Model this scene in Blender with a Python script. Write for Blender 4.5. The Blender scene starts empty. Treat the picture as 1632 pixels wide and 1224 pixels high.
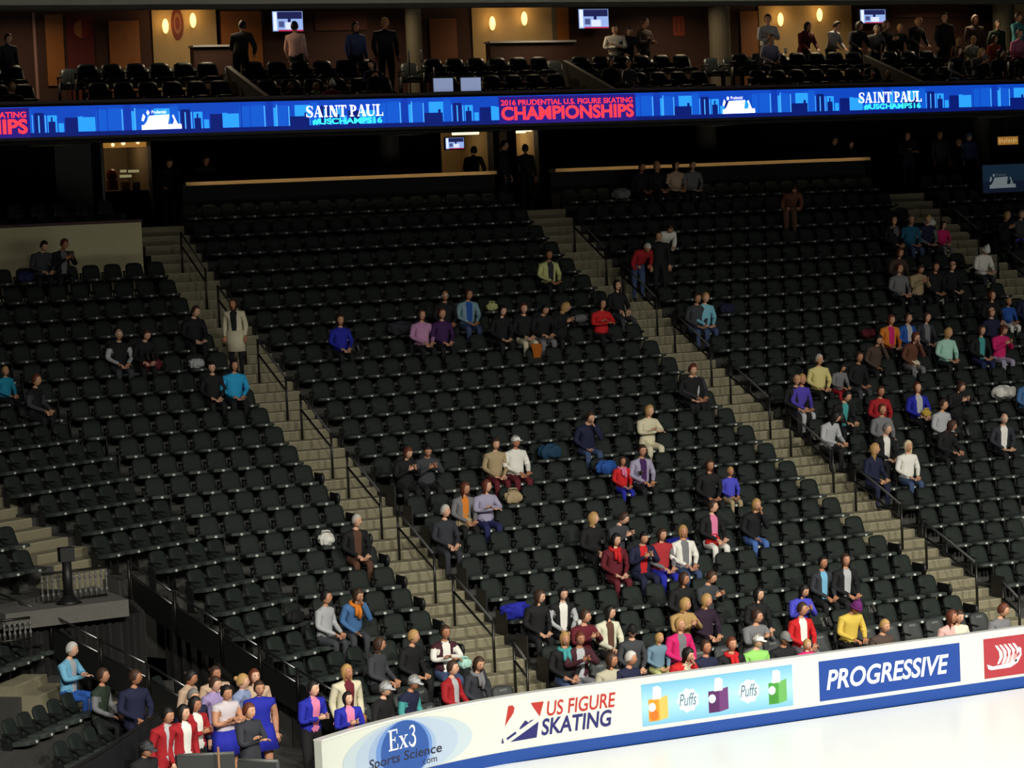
import bpy, bmesh, math, random
from mathutils import Vector, Matrix
import numpy as np
R_=math.radians
C=bpy.context.scene.collection
SC=bpy.context.scene
# ------------------------------------------------------------------ camera, world, light, exposure
cam=bpy.data.objects.new('camera',bpy.data.cameras.new('camera')); C.objects.link(cam)
CAM=(-22.405,-40.853,9.025); YAW,PIT,ROL,FPX=0.43576,-0.06927,-0.04406,4019.1
_F=Vector((math.sin(YAW)*math.cos(PIT),math.cos(YAW)*math.cos(PIT),math.sin(PIT)))
_R=Vector((math.cos(YAW),-math.sin(YAW),0)); _U=_R.cross(_F)
_R2=_R*math.cos(ROL)+_U*math.sin(ROL); _U2=_U*math.cos(ROL)-_R*math.sin(ROL)
_M=Matrix((_R2,_U2,-_F)).transposed().to_4x4(); _M.translation=Vector(CAM); cam.matrix_world=_M
cam.data.sensor_width=36; cam.data.lens=36*FPX/1632; cam.data.clip_start=.5; cam.data.clip_end=300
SC.camera=cam
w=bpy.data.worlds.new('arena_dark'); SC.world=w; w.use_nodes=True
w.node_tree.nodes['Background'].inputs[0].default_value=(.55,.7,1,1)
w.node_tree.nodes['Background'].inputs[1].default_value=.004
def area(name,loc,target,size,energy,color,spread=150):
    l=bpy.data.lights.new(name,'AREA'); l.shape='RECTANGLE'; l.size,l.size_y=size; l.energy=energy; l.color=color; l.spread=R_(spread)
    o=bpy.data.objects.new(name,l); C.objects.link(o); o.location=loc
    o.rotation_euler=(Vector(target)-Vector(loc)).to_track_quat('-Z','Y').to_euler(); return o
# the rink's lamp rigs hang high over the ice
def spot(loc,target,energy,cone,soft=.9):
    l=bpy.data.lights.new('rink_rig_light','SPOT'); l.energy=energy; l.color=(1,.965,.86); l.spot_size=R_(cone); l.spot_blend=1; l.shadow_soft_size=soft
    o=bpy.data.objects.new('rink_rig_light',l); C.objects.link(o); o.location=loc
    o.rotation_euler=(Vector(target)-o.location).to_track_quat('-Z','Y').to_euler()
for x in (-20,-7,6,19):
    spot((x,-38,22),(x*.8+2,-17,0),34500,72.5)      # far side rigs, washing the near rows with their edge
    spot((x,-19,24),(x,-15,0),8000,80)           # rigs straight above the ice
SC.view_settings.view_transform='Standard'; SC.view_settings.look='None'; SC.view_settings.gamma=1
SC.view_settings.use_curve_mapping=False; SC.view_settings.exposure=0.0

# ------------------------------------------------------------------ materials
_mats={}
def srgb(c): return tuple((v/255/12.92 if v<=10 else ((v/255+.055)/1.055)**2.4) for v in c)
def mat(name,col,rough=.6,metal=0,emit=None,noise=0,spec=.5,bump=0,scale=30):
    if name in _mats: return _mats[name]
    m=bpy.data.materials.new(name); m.use_nodes=True; nt=m.node_tree; b=nt.nodes['Principled BSDF']
    b.inputs['Base Color'].default_value=(*col,1); b.inputs['Roughness'].default_value=rough; b.inputs['Metallic'].default_value=metal
    b.inputs['Specular IOR Level'].default_value=spec
    if emit is not None:
        b.inputs['Emission Color'].default_value=(*col,1); b.inputs['Emission Strength'].default_value=emit
    if noise or bump:
        t=nt.nodes.new('ShaderNodeTexCoord'); n=nt.nodes.new('ShaderNodeTexNoise'); n.inputs['Scale'].default_value=scale; n.inputs['Detail'].default_value=4
        nt.links.new(t.outputs['Object'],n.inputs['Vector'])
        if noise:
            r=nt.nodes.new('ShaderNodeMapRange'); r.inputs[3].default_value=1-noise; r.inputs[4].default_value=1+noise
            mx=nt.nodes.new('ShaderNodeMix'); mx.data_type='RGBA'; mx.blend_type='MULTIPLY'; mx.inputs[0].default_value=1
            mx.inputs[6].default_value=(*col,1); nt.links.new(n.outputs[0],r.inputs[0]); nt.links.new(r.outputs[0],mx.inputs[7]); nt.links.new(mx.outputs[2],b.inputs['Base Color'])
        if bump:
            bp=nt.nodes.new('ShaderNodeBump'); bp.inputs['Strength'].default_value=bump; bp.inputs['Distance'].default_value=.02
            nt.links.new(n.outputs[0],bp.inputs['Height']); nt.links.new(bp.outputs[0],b.inputs['Normal'])
    _mats[name]=m; return m
M_ICE=mat('ice',(.90,.93,.92),.32,noise=.03,scale=.6)
M_CONC=mat('dark_concrete',(.05,.05,.045),.85,noise=.2,scale=6)
M_STEP=mat('step_concrete',(.25,.225,.145),.85,noise=.12,scale=9,bump=.1)
M_NOSE=mat('step_edge',(.36,.33,.22),.7,noise=.1,scale=12)
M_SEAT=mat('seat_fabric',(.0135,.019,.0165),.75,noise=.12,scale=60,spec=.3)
M_PAN=mat('seat_fabric_lit',(.045,.055,.05),.5,noise=.1,scale=60)  # same upholstery as the backrest, overhead light put into a lighter colour
M_BLK=mat('black_plastic',(.008,.0085,.009),.5)
M_PLATE=mat('white_plate',(.62,.64,.6),.4)
M_RAIL=mat('black_rail_paint',(.012,.011,.008),.4)
M_STEEL=mat('steel',(.42,.42,.42),.3,metal=1)
M_BOARD=mat('white_board',(.62,.645,.58),.35)
M_KICK=mat('blue_kickplate',srgb((12,62,140)),.4)
M_BLACKWALL=mat('black_wall',(.006,.0065,.009),.8)
M_CURT=mat('black_drape',(.012,.0115,.011),.9,noise=.3,scale=5)
M_WOOD=mat('pale_wood',(.55,.36,.16),.5,noise=.15,scale=14)
M_BEIGE=mat('beige_wall',(.68,.61,.37),.85,noise=.06,scale=8)
M_MAROON=mat('maroon_trim',(.055,.012,.01),.6)
M_CARPET=mat('dark_carpet',(.012,.011,.011),.95,noise=.2,scale=40)
M_COLUMN=mat('painted_column',(.13,.115,.08),.8,noise=.08,scale=5)
M_ORANGE=mat('orange_wood_panel',(.30,.105,.022),.55,noise=.18,scale=7)
M_CLUBWALL=mat('maroon_wall',(.05,.018,.012),.8)
M_TAN=mat('tan_wall',(.40,.29,.14),.8,noise=.06,scale=4)
M_BEAM=mat('grey_beam',(.5,.48,.4),.8,noise=.1,scale=3)

# ------------------------------------------------------------------ helpers
def addbox(bm,x0,x1,y0,y1,z0,z1,mi=0,M=None):
    v=[bm.verts.new(p) for p in ((x0,y0,z0),(x1,y0,z0),(x1,y1,z0),(x0,y1,z0),(x0,y0,z1),(x1,y0,z1),(x1,y1,z1),(x0,y1,z1))]
    if M is not None:
        for a in v: a.co=M@a.co
    for f in ((3,2,1,0),(4,5,6,7),(0,1,5,4),(1,2,6,5),(2,3,7,6),(3,0,4,7)):
        bm.faces.new([v[i] for i in f]).material_index=mi
def addprism(bm,pts,z0,z1,mi=0):
    a=[bm.verts.new((x,y,z0)) for x,y in pts]; b=[bm.verts.new((x,y,z1)) for x,y in pts]; n=len(pts)
    bm.faces.new(a[::-1]).material_index=mi; bm.faces.new(b).material_index=mi
    for i in range(n): bm.faces.new((a[i],a[(i+1)%n],b[(i+1)%n],b[i])).material_index=mi
def addtube(bm,pts,r,seg=8,mi=0,r2=None):
    pts=[Vector(p) for p in pts]; rings=[]; n=len(pts); up=Vector((0,0,1)); last=None
    for i,p in enumerate(pts):
        d=((pts[min(i+1,n-1)]-pts[max(i-1,0)])).normalized()
        a=d.cross(up if abs(d.z)<.95 else Vector((0,1,0))).normalized() if last is None else (last-d*last.dot(d)).normalized()
        last=a; b=d.cross(a); rr=r if r2 is None else r+(r2-r)*i/(n-1)
        rings.append([bm.verts.new(p+(a*math.cos(2*math.pi*k/seg)+b*math.sin(2*math.pi*k/seg))*rr) for k in range(seg)])
    for i in range(n-1):
        for k in range(seg):
            f=bm.faces.new((rings[i][k],rings[i][(k+1)%seg],rings[i+1][(k+1)%seg],rings[i+1][k])); f.material_index=mi; f.smooth=True
    for q in (rings[0][::-1],rings[-1]): bm.faces.new(q).material_index=mi
def addell(bm,c,r,seg=10,rings=7,mi=0,M=None):
    vs=[]
    for i in range(rings+1):
        t=math.pi*i/rings
        vs.append([Vector((c[0]+r[0]*math.sin(t)*math.cos(2*math.pi*k/seg),c[1]+r[1]*math.sin(t)*math.sin(2*math.pi*k/seg),c[2]+r[2]*math.cos(t))) for k in range(seg)] if 0<i<rings else [Vector((c[0],c[1],c[2]+r[2]*math.cos(t)))])
    bv=[[bm.verts.new(M@p if M is not None else p) for p in row] for row in vs]
    for i in range(rings):
        for k in range(seg):
            a,b=bv[i],bv[i+1]; k2=(k+1)%seg
            q=(a[0],b[k],b[k2]) if len(a)==1 else ((a[k],b[0],a[k2]) if len(b)==1 else (a[k],b[k],b[k2],a[k2]))
            f=bm.faces.new(q); f.material_index=mi; f.smooth=True
def obj(name,bm,mats,parent=None,smooth=False,fix=True):
    me=bpy.data.meshes.new(name)
    if fix: bmesh.ops.recalc_face_normals(bm,faces=bm.faces[:])
    bm.to_mesh(me); bm.free()
    for m in (mats if isinstance(mats,(list,tuple)) else [mats]): me.materials.append(m)
    if smooth: me.polygons.foreach_set('use_smooth',[True]*len(me.polygons))
    o=bpy.data.objects.new(name,me); C.objects.link(o)
    if parent is not None: o.parent=parent
    return o
def tag(o,label,cat,group=None,kind=None):
    o['label']=label; o['category']=cat
    if group: o['group']=group
    if kind: o['kind']=kind
    return o
def thing(name,label,cat,loc=(0,0,0),rz=0,group=None):
    o=bpy.data.objects.new(name,None); C.objects.link(o); o.location=loc; o.rotation_euler=(0,0,rz); o.empty_display_size=.1
    return tag(o,label,cat,group)
def struct(name,bm,m): 
    o=obj(name,bm,m); o['kind']='structure'; return o
def BM(): return bmesh.new()
ORD='zeroth first second third fourth fifth sixth seventh eighth ninth tenth eleventh twelfth thirteenth fourteenth fifteenth sixteenth seventeenth eighteenth nineteenth twentieth twenty-first twenty-second twenty-third'.split()

# ------------------------------------------------------------------ the seating bowl
D=.87248
def zf(k):
    if k<-3: return -.1
    return max(0.0,.23+.31139*k+.000907*k*k+.0000685*k**3)
A29=math.radians(29.0)
def offA(k): return -.03*min(max(k-3,0),8)
def bendA(k): return -6.4-.25*(k-4)
DK={2:1.4,1:.4,0:-.6}
A50=math.radians(49.0)
KY={'K1':(15.9,11.02),'K2':(16.8,11.5),'K3':(17.7,12.0),'KB':(19.25,12.0)}
def row_pt(sec,k,u):
    """lip point on the floor of a row: x, y, z, heading"""
    if k==-2: k=-2.1 if sec=='A' else -3.15
    if sec in ('B','C','E'): return (u,k*D,zf(k),0.0)
    if sec=='A':
        y=k*D+offA(k); b=bendA(k)
        if u>=b: return (u,y,zf(k),0.0)
        return (b+(u-b)*math.cos(A29), y+(u-b)*math.sin(A29), zf(k), A29)
    if sec=='D':
        k=DK.get(k,k)
        bx=-11.28-(k-3)*D*math.sin(A50); by=2.56+(k-3)*D*math.cos(A50)
        return (bx+u*math.cos(A50),by+u*math.sin(A50),zf(k),A50)
    y,z=KY[sec]; return (u,y,z,0.0)

AISLES={'left':(-4.17,-2.88),'middle':(6.53,7.84),'right':(17.95,19.40)}
NOSE=-.265
def strip(bm,k,sec,u0,u1,dy0,dy1,z0,z1,mi=0):
    """a slab following a straight row section"""
    p=[]
    for u,dy in ((u0,dy0),(u1,dy0),(u1,dy1),(u0,dy1)):
        x,y,z,h=row_pt(sec,k,u); p.append((x-math.sin(h)*dy,y+math.cos(h)*dy))
    addprism(bm,p,z0,z1,mi)
def uleft(k): return -4.46-.53*idx_left(k)
def idx_left(k):
    if k>=7: return int(round(10+.62*(k-7.4)))
    return {6:8,5:7,4:7,3:7,2:6,1:6,0:5,-1:5,-2:4}[k]
bm=BM()
for k in range(0,24):
    z=zf(k); zb=max(-.15,z-1.2)
    strip(bm,k,'B',-4.17,26.,NOSE,NOSE+D+.03,zb,z)
    if k<=20:
        b=bendA(k); strip(bm,k,'A',b+.0,-4.17,NOSE,NOSE+D+.05,zb,z)
        strip(bm,k,'A',uleft(k)-.3,b+.22,NOSE,NOSE+D+.05,zb,z)
for k in (7,8,9,10,11): strip(bm,k,'A',uleft(k)-5,uleft(k)-1.52,NOSE,NOSE+D+.05,zf(k)-.5,zf(k))
for k in (0,1,2,3,4,5,6,7,8): strip(bm,k,'D',-6,.35 if k>2 else 1.25,NOSE,NOSE+D+.05,-.1,zf(k))
struct('terrace',bm,M_CONC)
# stairs: two steps to a row, pale edge on each
for nm,(x0,x1) in AISLES.items():
    bm=BM(); be=BM()
    for j in range(-1,48):
        k=j/2; y=k*D+NOSE; kk=math.floor(k)
        if j>46: z,y1=8.95,20.2
        else: z=zf(kk) if k==kk else (max(zf(kk),0)+zf(kk+1))/2; y1=y+D/2+.02
        if z<.05: continue
        addbox(bm,x0,x1,y-.02,y1,z-.35,z+.012); addbox(be,x0+.02,x1-.02,y-.024,y+.03,z-.004,z+.016)
    o=struct('aisle_stairs',bm,M_STEP); e=obj('step_edge',be,M_NOSE,o)
# outer left stairs beyond the bend
bm=BM(); be=BM()
for j in range(15,42):
    k=j/2; kk=math.floor(k); z=zf(kk) if k==kk else (zf(kk)+zf(kk+1))/2
    u1=uleft(max(7,kk))-.30; x,y,_,h=row_pt('A',kk,u1)
    dy=NOSE+(D/2 if k!=kk else 0)
    Mx=Matrix.Translation((x,y,0))@Matrix.Rotation(h,4,'Z')
    addbox(bm,-1.25,.05,dy-.02,dy+D/2+.02,z-.35,z+.012,M=Mx); addbox(be,-1.23,.03,dy-.024,dy+.03,z-.004,z+.016,M=Mx)
o=struct('aisle_stairs',bm,M_STEP); obj('step_edge',be,M_NOSE,o)
# short stair in the lower left corner block
bm=BM(); be=BM()
for j in range(0,7):
    k=j/2; x,y,_,h=row_pt('D',3,-1.35); z=.42+k*.31
    Mx=Matrix.Translation((x+math.sin(A50)*(3-k)*D,y-math.cos(A50)*(3-k)*D,0))@Matrix.Rotation(A50,4,'Z')
    addbox(bm,-.55,.55,-.2,.25,z-.4,z,M=Mx); addbox(be,-.53,.53,-.205,-.14,z-.006,z+.006,M=Mx)
o=struct('aisle_stairs',bm,M_STEP); obj('step_edge',be,M_NOSE,o)
# floors
bm=BM(); addbox(bm,-60,60,-34,-3.86,-.3,0); struct('ice_floor',bm,M_ICE)
bm=BM(); addbox(bm,-45,60,-3.86,21,-.6,-.1); addbox(bm,-45,-9.4,-34,-3.86,-.15,.004); struct('floor',bm,M_CONC)
bm=BM(); addbox(bm,-12,34,20.42,32,8.6,8.95); struct('concourse_floor',bm,M_CARPET)
# ------------------------------------------------------------------ rink board
XC,RB,Y0=-4.6,8.53,-3.79
def bpos(s,off=0):
    if s>=XC: return (s,Y0-off)
    t=(XC-s)/RB; r=RB-off
    return (XC-r*math.sin(t),Y0-RB+r*math.cos(t))
def band(bm,s0,s1,z0,z1,o0,o1,step=.25):
    n=max(1,int((s1-s0)/step)); prev=None
    for i in range(n+1):
        s=s0+(s1-s0)*i/n; q=[]
        for o,z in ((o0,z0),(o1,z0),(o1,z1),(o0,z1)):
            x,y=bpos(s,o); q.append(bm.verts.new((x,y,z)))
        if prev:
            for a in range(4): bm.faces.new((prev[a],prev[(a+1)%4],q[(a+1)%4],q[a]))
        else: bm.faces.new(q)
        prev=q
    bm.faces.new(prev[::-1])
t=thing('rink_board','white rink board with adverts and blue kick strip along the ice','rink board',(-9.4,-5.2,0))
SUB=None
def onto(o):   # parts built in world coordinates, parented to their thing, or to the part that carries them
    if SUB is not None:
        o.parent=SUB; return o
    o.parent=t_cur; o.matrix_parent_inverse=Matrix.Translation(-t_cur.location) if t_cur.rotation_euler.z==0 else t_cur.matrix_basis.inverted(); return o
t_cur=t
bm=BM(); band(bm,-9.52,30,.2,1.075,-.14,0); onto(obj('panel',bm,M_BOARD))
bm=BM(); band(bm,-9.52,30,1.075,1.10,-.15,.012); onto(obj('cap_rail',bm,mat('cap_white',(.74,.75,.71),.3)))
bm=BM(); band(bm,-9.52,30,0,.2,-.14,.012); onto(obj('kick_strip',bm,M_KICK))
def mapboard(o,off):
    bm=bmesh.new(); bm.from_mesh(o.data)
    xs=[v.co.x for v in bm.verts]
    if min(xs)<XC:
        s=math.floor(min(xs)*4)/4
        while s<max(xs):
            g=bm.verts[:]+bm.edges[:]+bm.faces[:]; bmesh.ops.bisect_plane(bm,geom=g,plane_co=(s,0,0),plane_no=(1,0,0),dist=1e-5); s+=.25
    for v in bm.verts:
        x,y=bpos(v.co.x,off+v.co.y); v.co=(x,y,v.co.z)
    bm.to_mesh(o.data); bm.free(); return o
def poly(bm,pts,mi=0,d=0):
    f=bm.faces.new([bm.verts.new((x,d,z)) for x,z in pts]); f.material_index=mi; return f
def ell(cx,cz,rx,rz,n=40): return [(cx+rx*math.cos(2*math.pi*i/n),cz+rz*math.sin(2*math.pi*i/n)) for i in range(n)]
def decal(name,polys,m,off,mapf=mapboard):
    bm=BM()
    for p in polys: poly(bm,p)
    o=obj(name,bm,m,fix=False); return onto(mapf(o,off))
def textmesh(txt,x0,x1,z0,z1,bold=.0,shear=0):
    cu=bpy.data.curves.new('lettering','FONT'); cu.body=txt; cu.offset=bold; cu.shear=shear; cu.resolution_u=4
    o=bpy.data.objects.new('lettering',cu); C.objects.link(o)
    dg=bpy.context.evaluated_depsgraph_get(); me=bpy.data.meshes.new_from_object(o.evaluated_get(dg)); bpy.data.objects.remove(o)
    n=len(me.vertices); co=np.empty(n*3); me.vertices.foreach_get('co',co); co=co.reshape(-1,3)
    a,b=co.min(0),co.max(0)
    out=np.zeros_like(co); out[:,0]=x0+(co[:,0]-a[0])/(b[0]-a[0])*(x1-x0); out[:,2]=z0+(co[:,1]-a[1])/(b[1]-a[1])*(z1-z0)
    me.vertices.foreach_set('co',out.ravel()); return me
def text(name,txt,x0,x1,z0,z1,m,off,bold=0,shear=0,mapf=mapboard,slope=0):
    me=textmesh(txt,x0,x1,z0,z1,bold,shear); me.materials.append(m)
    for v in me.vertices: v.co.z+=slope*(v.co.x-x0)
    o=bpy.data.objects.new(name,me); C.objects.link(o); return onto(mapf(o,off))
# serif letters drawn stroke by stroke
def stroke(pts,ws):
    q=[]
    for i in range(len(pts)-1):
        a,b=Vector(pts[i]),Vector(pts[i+1]); d=(b-a).normalized(); n=Vector((-d.y,d.x)); w0,w1=ws[i]/2,ws[i+1]/2
        q.append([tuple(a+n*w0),tuple(a-n*w0),tuple(b-n*w1),tuple(b+n*w1)])
    return q
def R4(x0,x1,z0,z1): return [(x0,z0),(x1,z0),(x1,z1),(x0,z1)]
def glyph(c):
    T,t_=.26,.07
    if c=='I': return [R4(.37,.63,0,1),R4(.15,.85,0,t_),R4(.15,.85,1-t_,1)]
    if c=='A': return [[(.02,0),(.12,0),(.5,1),(.44,1)],[(.62,0),(.95,0),(.6,1),(.4,1)],R4(.25,.7,.3,.37),R4(0,.25,0,t_),R4(.55,1,0,t_)]
    if c=='N': return [R4(.12,.2,0,1),R4(.8,.88,0,1),[(.6,0),(.88,0),(.4,1),(.08,1)],R4(.0,.34,0,t_),R4(.66,1,1-t_,1)]
    if c=='T': return [R4(.37,.63,0,1),R4(.02,.98,.92,1),R4(.02,.1,.72,1),R4(.9,.98,.72,1),R4(.22,.78,0,t_)]
    if c=='P':
        a=[(.4+.42*math.cos(R_(x)),.72+.24*math.sin(R_(x))) for x in range(90,-91,-20)]
        return [R4(.15,.42,0,1),R4(.0,.6,0,t_),R4(0,.45,1-t_,1)]+stroke(a,[.08,.1,.14,.2,.25,.25,.2,.14,.1,.08])
    if c=='U':
        a=[(.5+.36*math.cos(R_(x)),.28+.25*math.sin(R_(x))) for x in range(180,361,20)]
        return [R4(.02,.3,.25,1),R4(.82,.9,.25,1),R4(-.05,.4,1-t_,1),R4(.7,1.02,1-t_,1)]+stroke(a,[.27,.26,.22,.16,.1,.08,.08,.08,.08,.08])
    if c=='L': return [R4(.15,.42,0,1),R4(0,.95,0,t_),R4(0,.58,1-t_,1),R4(.87,.95,0,.3)]
    if c=='E': return [R4(.15,.36,0,1),R4(0,.95,0,t_),R4(0,.92,1-t_,1),R4(.3,.7,.48,.54),R4(.88,.95,0,.28),R4(.85,.92,.76,1),R4(.64,.7,.38,.64)]
    if c=='x': return [[(.05,.0),(.15,0),(.9,.62),(.8,.62)],[(.68,0),(.95,0),(.32,.62),(.05,.62)],R4(0,.3,0,.05),R4(.6,1,0,.05),R4(0,.4,.57,.62),R4(.65,1,.57,.62)]
    if c=='3':
        a=[(.48+.3*math.cos(R_(x)),.77+.2*math.sin(R_(x))) for x in range(160,-91,-25)]; b=[(.46+.38*math.cos(R_(x)),.28+.27*math.sin(R_(x))) for x in range(90,-171,-26)]
        return stroke(a,[.08,.08,.08,.1,.14,.18,.18,.16,.12,.08,.08])+stroke(b,[.08,.1,.14,.18,.2,.2,.18,.14,.1,.1,.12])
    if c=='S':
        a=[(.86,.8),(.7,.95),(.48,.97),(.25,.9),(.16,.75),(.25,.6),(.5,.5),(.75,.39),(.85,.24),(.74,.09),(.5,.03),(.25,.06),(.1,.22)]
        return stroke(a,[.06,.07,.08,.14,.19,.23,.26,.24,.19,.13,.08,.07,.06])+[R4(.83,.9,.66,.98),R4(.06,.13,.03,.34)]
    return []
def serif(word,x0,x1,z0,z1,adv,slope=0):
    tot=sum(adv); x=x0; out=[]
    for c,a in zip(word,adv):
        wd=(x1-x0)*a/tot
        if c!=' ':
            for p in glyph(c): out.append([(x+u*wd*.94,z0+v*(z1-z0)+slope*(x-x0)) for u,v in p])
        x+=wd
    return out
BL1=mat('logo_blue',srgb((36,78,152)),.4); BL2=mat('logo_blue_mid',srgb((96,134,196)),.4); BL3=mat('logo_blue_light',srgb((146,168,200)),.4); BL4=mat('logo_blue_pale',srgb((168,184,204)),.4); BL5=mat('logo_blue_palest',srgb((180,194,202)),.4)
M_WHT=mat('print_white',(.82,.84,.82),.4); M_INK=mat('print_ink',(.012,.012,.03),.4); M_RED=mat('print_red',srgb((168,38,32)),.4); M_NAVY=mat('print_navy',srgb((26,24,96)),.4)
SUB=decal('logo_ellipse',[[(x,max(z,.215)) for x,z in ell(-7.62,.58,1.41,.475)]],BL5,.004)
for i,(a,b,rz,m) in enumerate(((-9.03,-6.21,.50,BL5),(-8.72,-6.5,.50,BL4),(-8.42,-6.95,.5,BL3),(-8.25,-7.03,.52,BL2))):
    decal('logo_ring',[[(x,max(z,.215)) for x,z in ell((a+b)/2,.58,(b-a)/2,rz*.95 if i<2 else rz*.9)]],m,.0055+i*.0012)
decal('logo_disc',[[(x,max(z,.215)) for x,z in ell(-7.62,.57,.52,.47)]],BL1,.0108)
decal('lettering',serif('Ex3',-7.96,-7.34,.61,.94,(1,.85,.8)),M_WHT,.013)
text('lettering','Sports Science',-8.42,-6.84,.36,.56,M_INK,.013,bold=.012,shear=.1)
text('lettering','.com',-7.28,-6.95,.27,.345,M_INK,.013)
SUB=None
text('lettering','US FIGURE',-4.78,-3.5,.675,.925,M_RED,.006,bold=.015,shear=.18)
text('lettering','SKATING',-4.9,-3.585,.365,.645,M_NAVY,.006,bold=.025,shear=.18)
decal('emblem_red',[[(-5.5,.94),(-5.42,.945),(-5.38,.90),(-5.4,.82),(-5.58,.615),(-5.52,.85)],[(-5.07,.935),(-4.83,.93),(-4.915,.69),(-4.97,.77),(-5.03,.86)]],M_RED,.006)
decal('emblem_navy',[[(-5.49,.345),(-4.99,.35),(-4.94,.61),(-5.2,.48)],[(-5.56,.42),(-5.54,.385),(-5.36,.47),(-5.38,.505)],[(-5.31,.535),(-5.28,.53),(-5.02,.655),(-5.09,.65),(-5.13,.62),(-5.19,.665),(-5.28,.575)],[(-5.66,.345),(-5.61,.345),(-5.63,.43),(-5.64,.43)]],M_NAVY,.006)
# tissue box advert
TB=bpy.data.materials.new('tissue_advert_blue'); TB.use_nodes=True
_nt=TB.node_tree; _b=_nt.nodes['Principled BSDF']; _tc=_nt.nodes.new('ShaderNodeTexCoord'); _sp=_nt.nodes.new('ShaderNodeSeparateXYZ'); _rp=_nt.nodes.new('ShaderNodeValToRGB')
_nt.links.new(_tc.outputs['Generated'],_sp.inputs[0]); _nt.links.new(_sp.outputs['Z'],_rp.inputs[0]); _nt.links.new(_rp.outputs[0],_b.inputs['Base Color'])
_e=_rp.color_ramp.elements; _e[0].color=(*srgb((112,172,204)),1); _e[1].color=(*srgb((104,168,202)),1); _x=_rp.color_ramp.elements.new(.5); _x.color=(*srgb((160,205,218)),1); _b.inputs['Roughness'].default_value=.4
SUB=decal('advert_panel',[R4(-3.015,-.065,.272,.985)],TB,.004)
for x0,x1,z0,z1,tx,c1,c2 in ((-2.89,-2.52,.34,.735,-2.72,(200,138,20),(206,172,84)),(-1.735,-1.35,.343,.735,-1.53,(76,22,84),(96,46,104)),(-.55,-.19,.342,.735,-.39,(60,140,44),(96,162,84))):
    xm=x0+(x1-x0)*.55; m1=mat('box_%d'%c1[0],srgb(c1),.4); m2=mat('boxside_%d_%d'%c2[:2],srgb(c2),.4)
    decal('box_front',[R4(x0,xm,z0,z1-.02)],m1,.006); decal('box_side',[[(xm,z0),(x1,z0+.03),(x1,z1+.02),(xm,z1-.02)]],m2,.006)
    decal('box_tissue',[[(tx-.09,z1-.03),(tx+.07,z1-.03),(tx+.08,z1+.15),(tx+.02,.93),(tx-.07,.92)]],M_WHT,.0075)
    decal('box_label',[ell((x0*2+xm)/3,z0+.24,.07,.075,24)],mat('label_pale',srgb((205,220,225)),.4),.0075)
    decal('box_fruit',[ell((x0+xm)/2,z0+.1,.085,.09,24)],mat('fruit_%d'%c1[0],srgb(tuple(int(v*.92) for v in c1)) if c1[0]!=200 else srgb((204,104,22)),.4),.007)
for cx,cz in ((-2.13,.615),(-.94,.625)):
    pts=[]
    for i in range(18):
        a=2*math.pi*i/18; r=1 if i%2 else .86
        pts.append((cx+.22*r*math.cos(a),cz+.215*r*math.sin(a)))
    decal('tissue_swirl',[pts],mat('swirl_white',srgb((196,216,220)),.4),.006)
    text('lettering','Puffs',cx-.17,cx+.16,cz-.09,cz+.12,mat('swirl_grey',srgb((78,104,122)),.4),.0085,shear=.25,slope=0)
# blue insurer panel and red ship panel
SUB=None; SUB=decal('advert_panel',[R4(.47,3.415,.27,.97)],mat('advert_blue',srgb((8,58,140)),.4),.004)
text('lettering','PROGRESSIVE',.615,3.17,.45,.80,M_WHT,.007,bold=.022,shear=.22)
SUB=None; SUB=decal('advert_panel',[R4(3.93,6.6,.25,.97)],mat('advert_red',srgb((158,44,54)),.4),.004)
ship=[[(3.99,.505),(4.02,.42),(4.08,.395),(4.5,.40),(4.66,.47),(4.75,.6),(4.745,.72),(4.70,.755),(4.69,.72),(4.71,.62),(4.63,.53),(4.5,.48),(4.12,.455)]]
for i in range(5):
    x=4.17+i*.095; ship.append([(x,.835),(x+.055,.825),(x+.16,.7),(x+.17-.02*i,.6),(x+.1,.5),(x+.04,.48),(x+.1,.6),(x+.09,.71)])
decal('ship_emblem',ship,M_WHT,.007)
decal('ship_hull',[[(4.3,.47),(4.55,.48),(4.66,.56),(4.62,.64),(4.42,.6)]],mat('ship_pink',srgb((225,150,150)),.4),.0062)

SUB=None
# fill lights added under the club soffit to brighten the wooden counters
for x,wd in ((1.75,8.4),(12.9,9.8)):
    area('counter_fill_light',(x,20.2,10.98),(x,20.74,10.02),(wd,.06),8,(1,.8,.5),45)

# fill lights added below the suite ceiling to brighten the club level
for x in (-6.5,-2,2.5,7,11.5,16,20.5):
    area('suite_fill_light',(x,19.6,14.58),(x,19.6,12),(.8,.8),38,(1,.78,.5),160)
# ------------------------------------------------------------------ LED ribbon on the club front
YR=15.0
def mapflat(o,off):
    for v in o.data.vertices: v.co.y=YR-off
    return o
def emis(name,c,s): return mat(name,srgb(c),.5,emit=s)
E_BG=emis('led_blue',(14,62,190),.75); E_MID=emis('led_mid_blue',(16,92,214),.9); E_DK=emis('led_dark_blue',(8,34,140),.55); E_LT=emis('led_cyan',(40,150,246),1.15); E_HI=emis('led_pale',(70,165,250),1.15)
E_W=emis('led_white',(250,246,255),1.5); E_R=emis('led_red',(255,52,66),1.5); E_C=emis('led_aqua',(60,235,235),1.25); E_PU=emis('led_purple',(50,30,150),.6)
t_cur=t=thing('led_ribbon','long blue LED ribbon screen with skyline and red and white lettering','screen',(4,YR,11.05))
ZR0,ZR1=11.09,11.75
bm=BM(); addbox(bm,-14,34,YR,YR+.12,ZR0-.06,ZR1+.03); onto(obj('housing',bm,M_BLK))
rects=[]
x=-10.2
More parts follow.
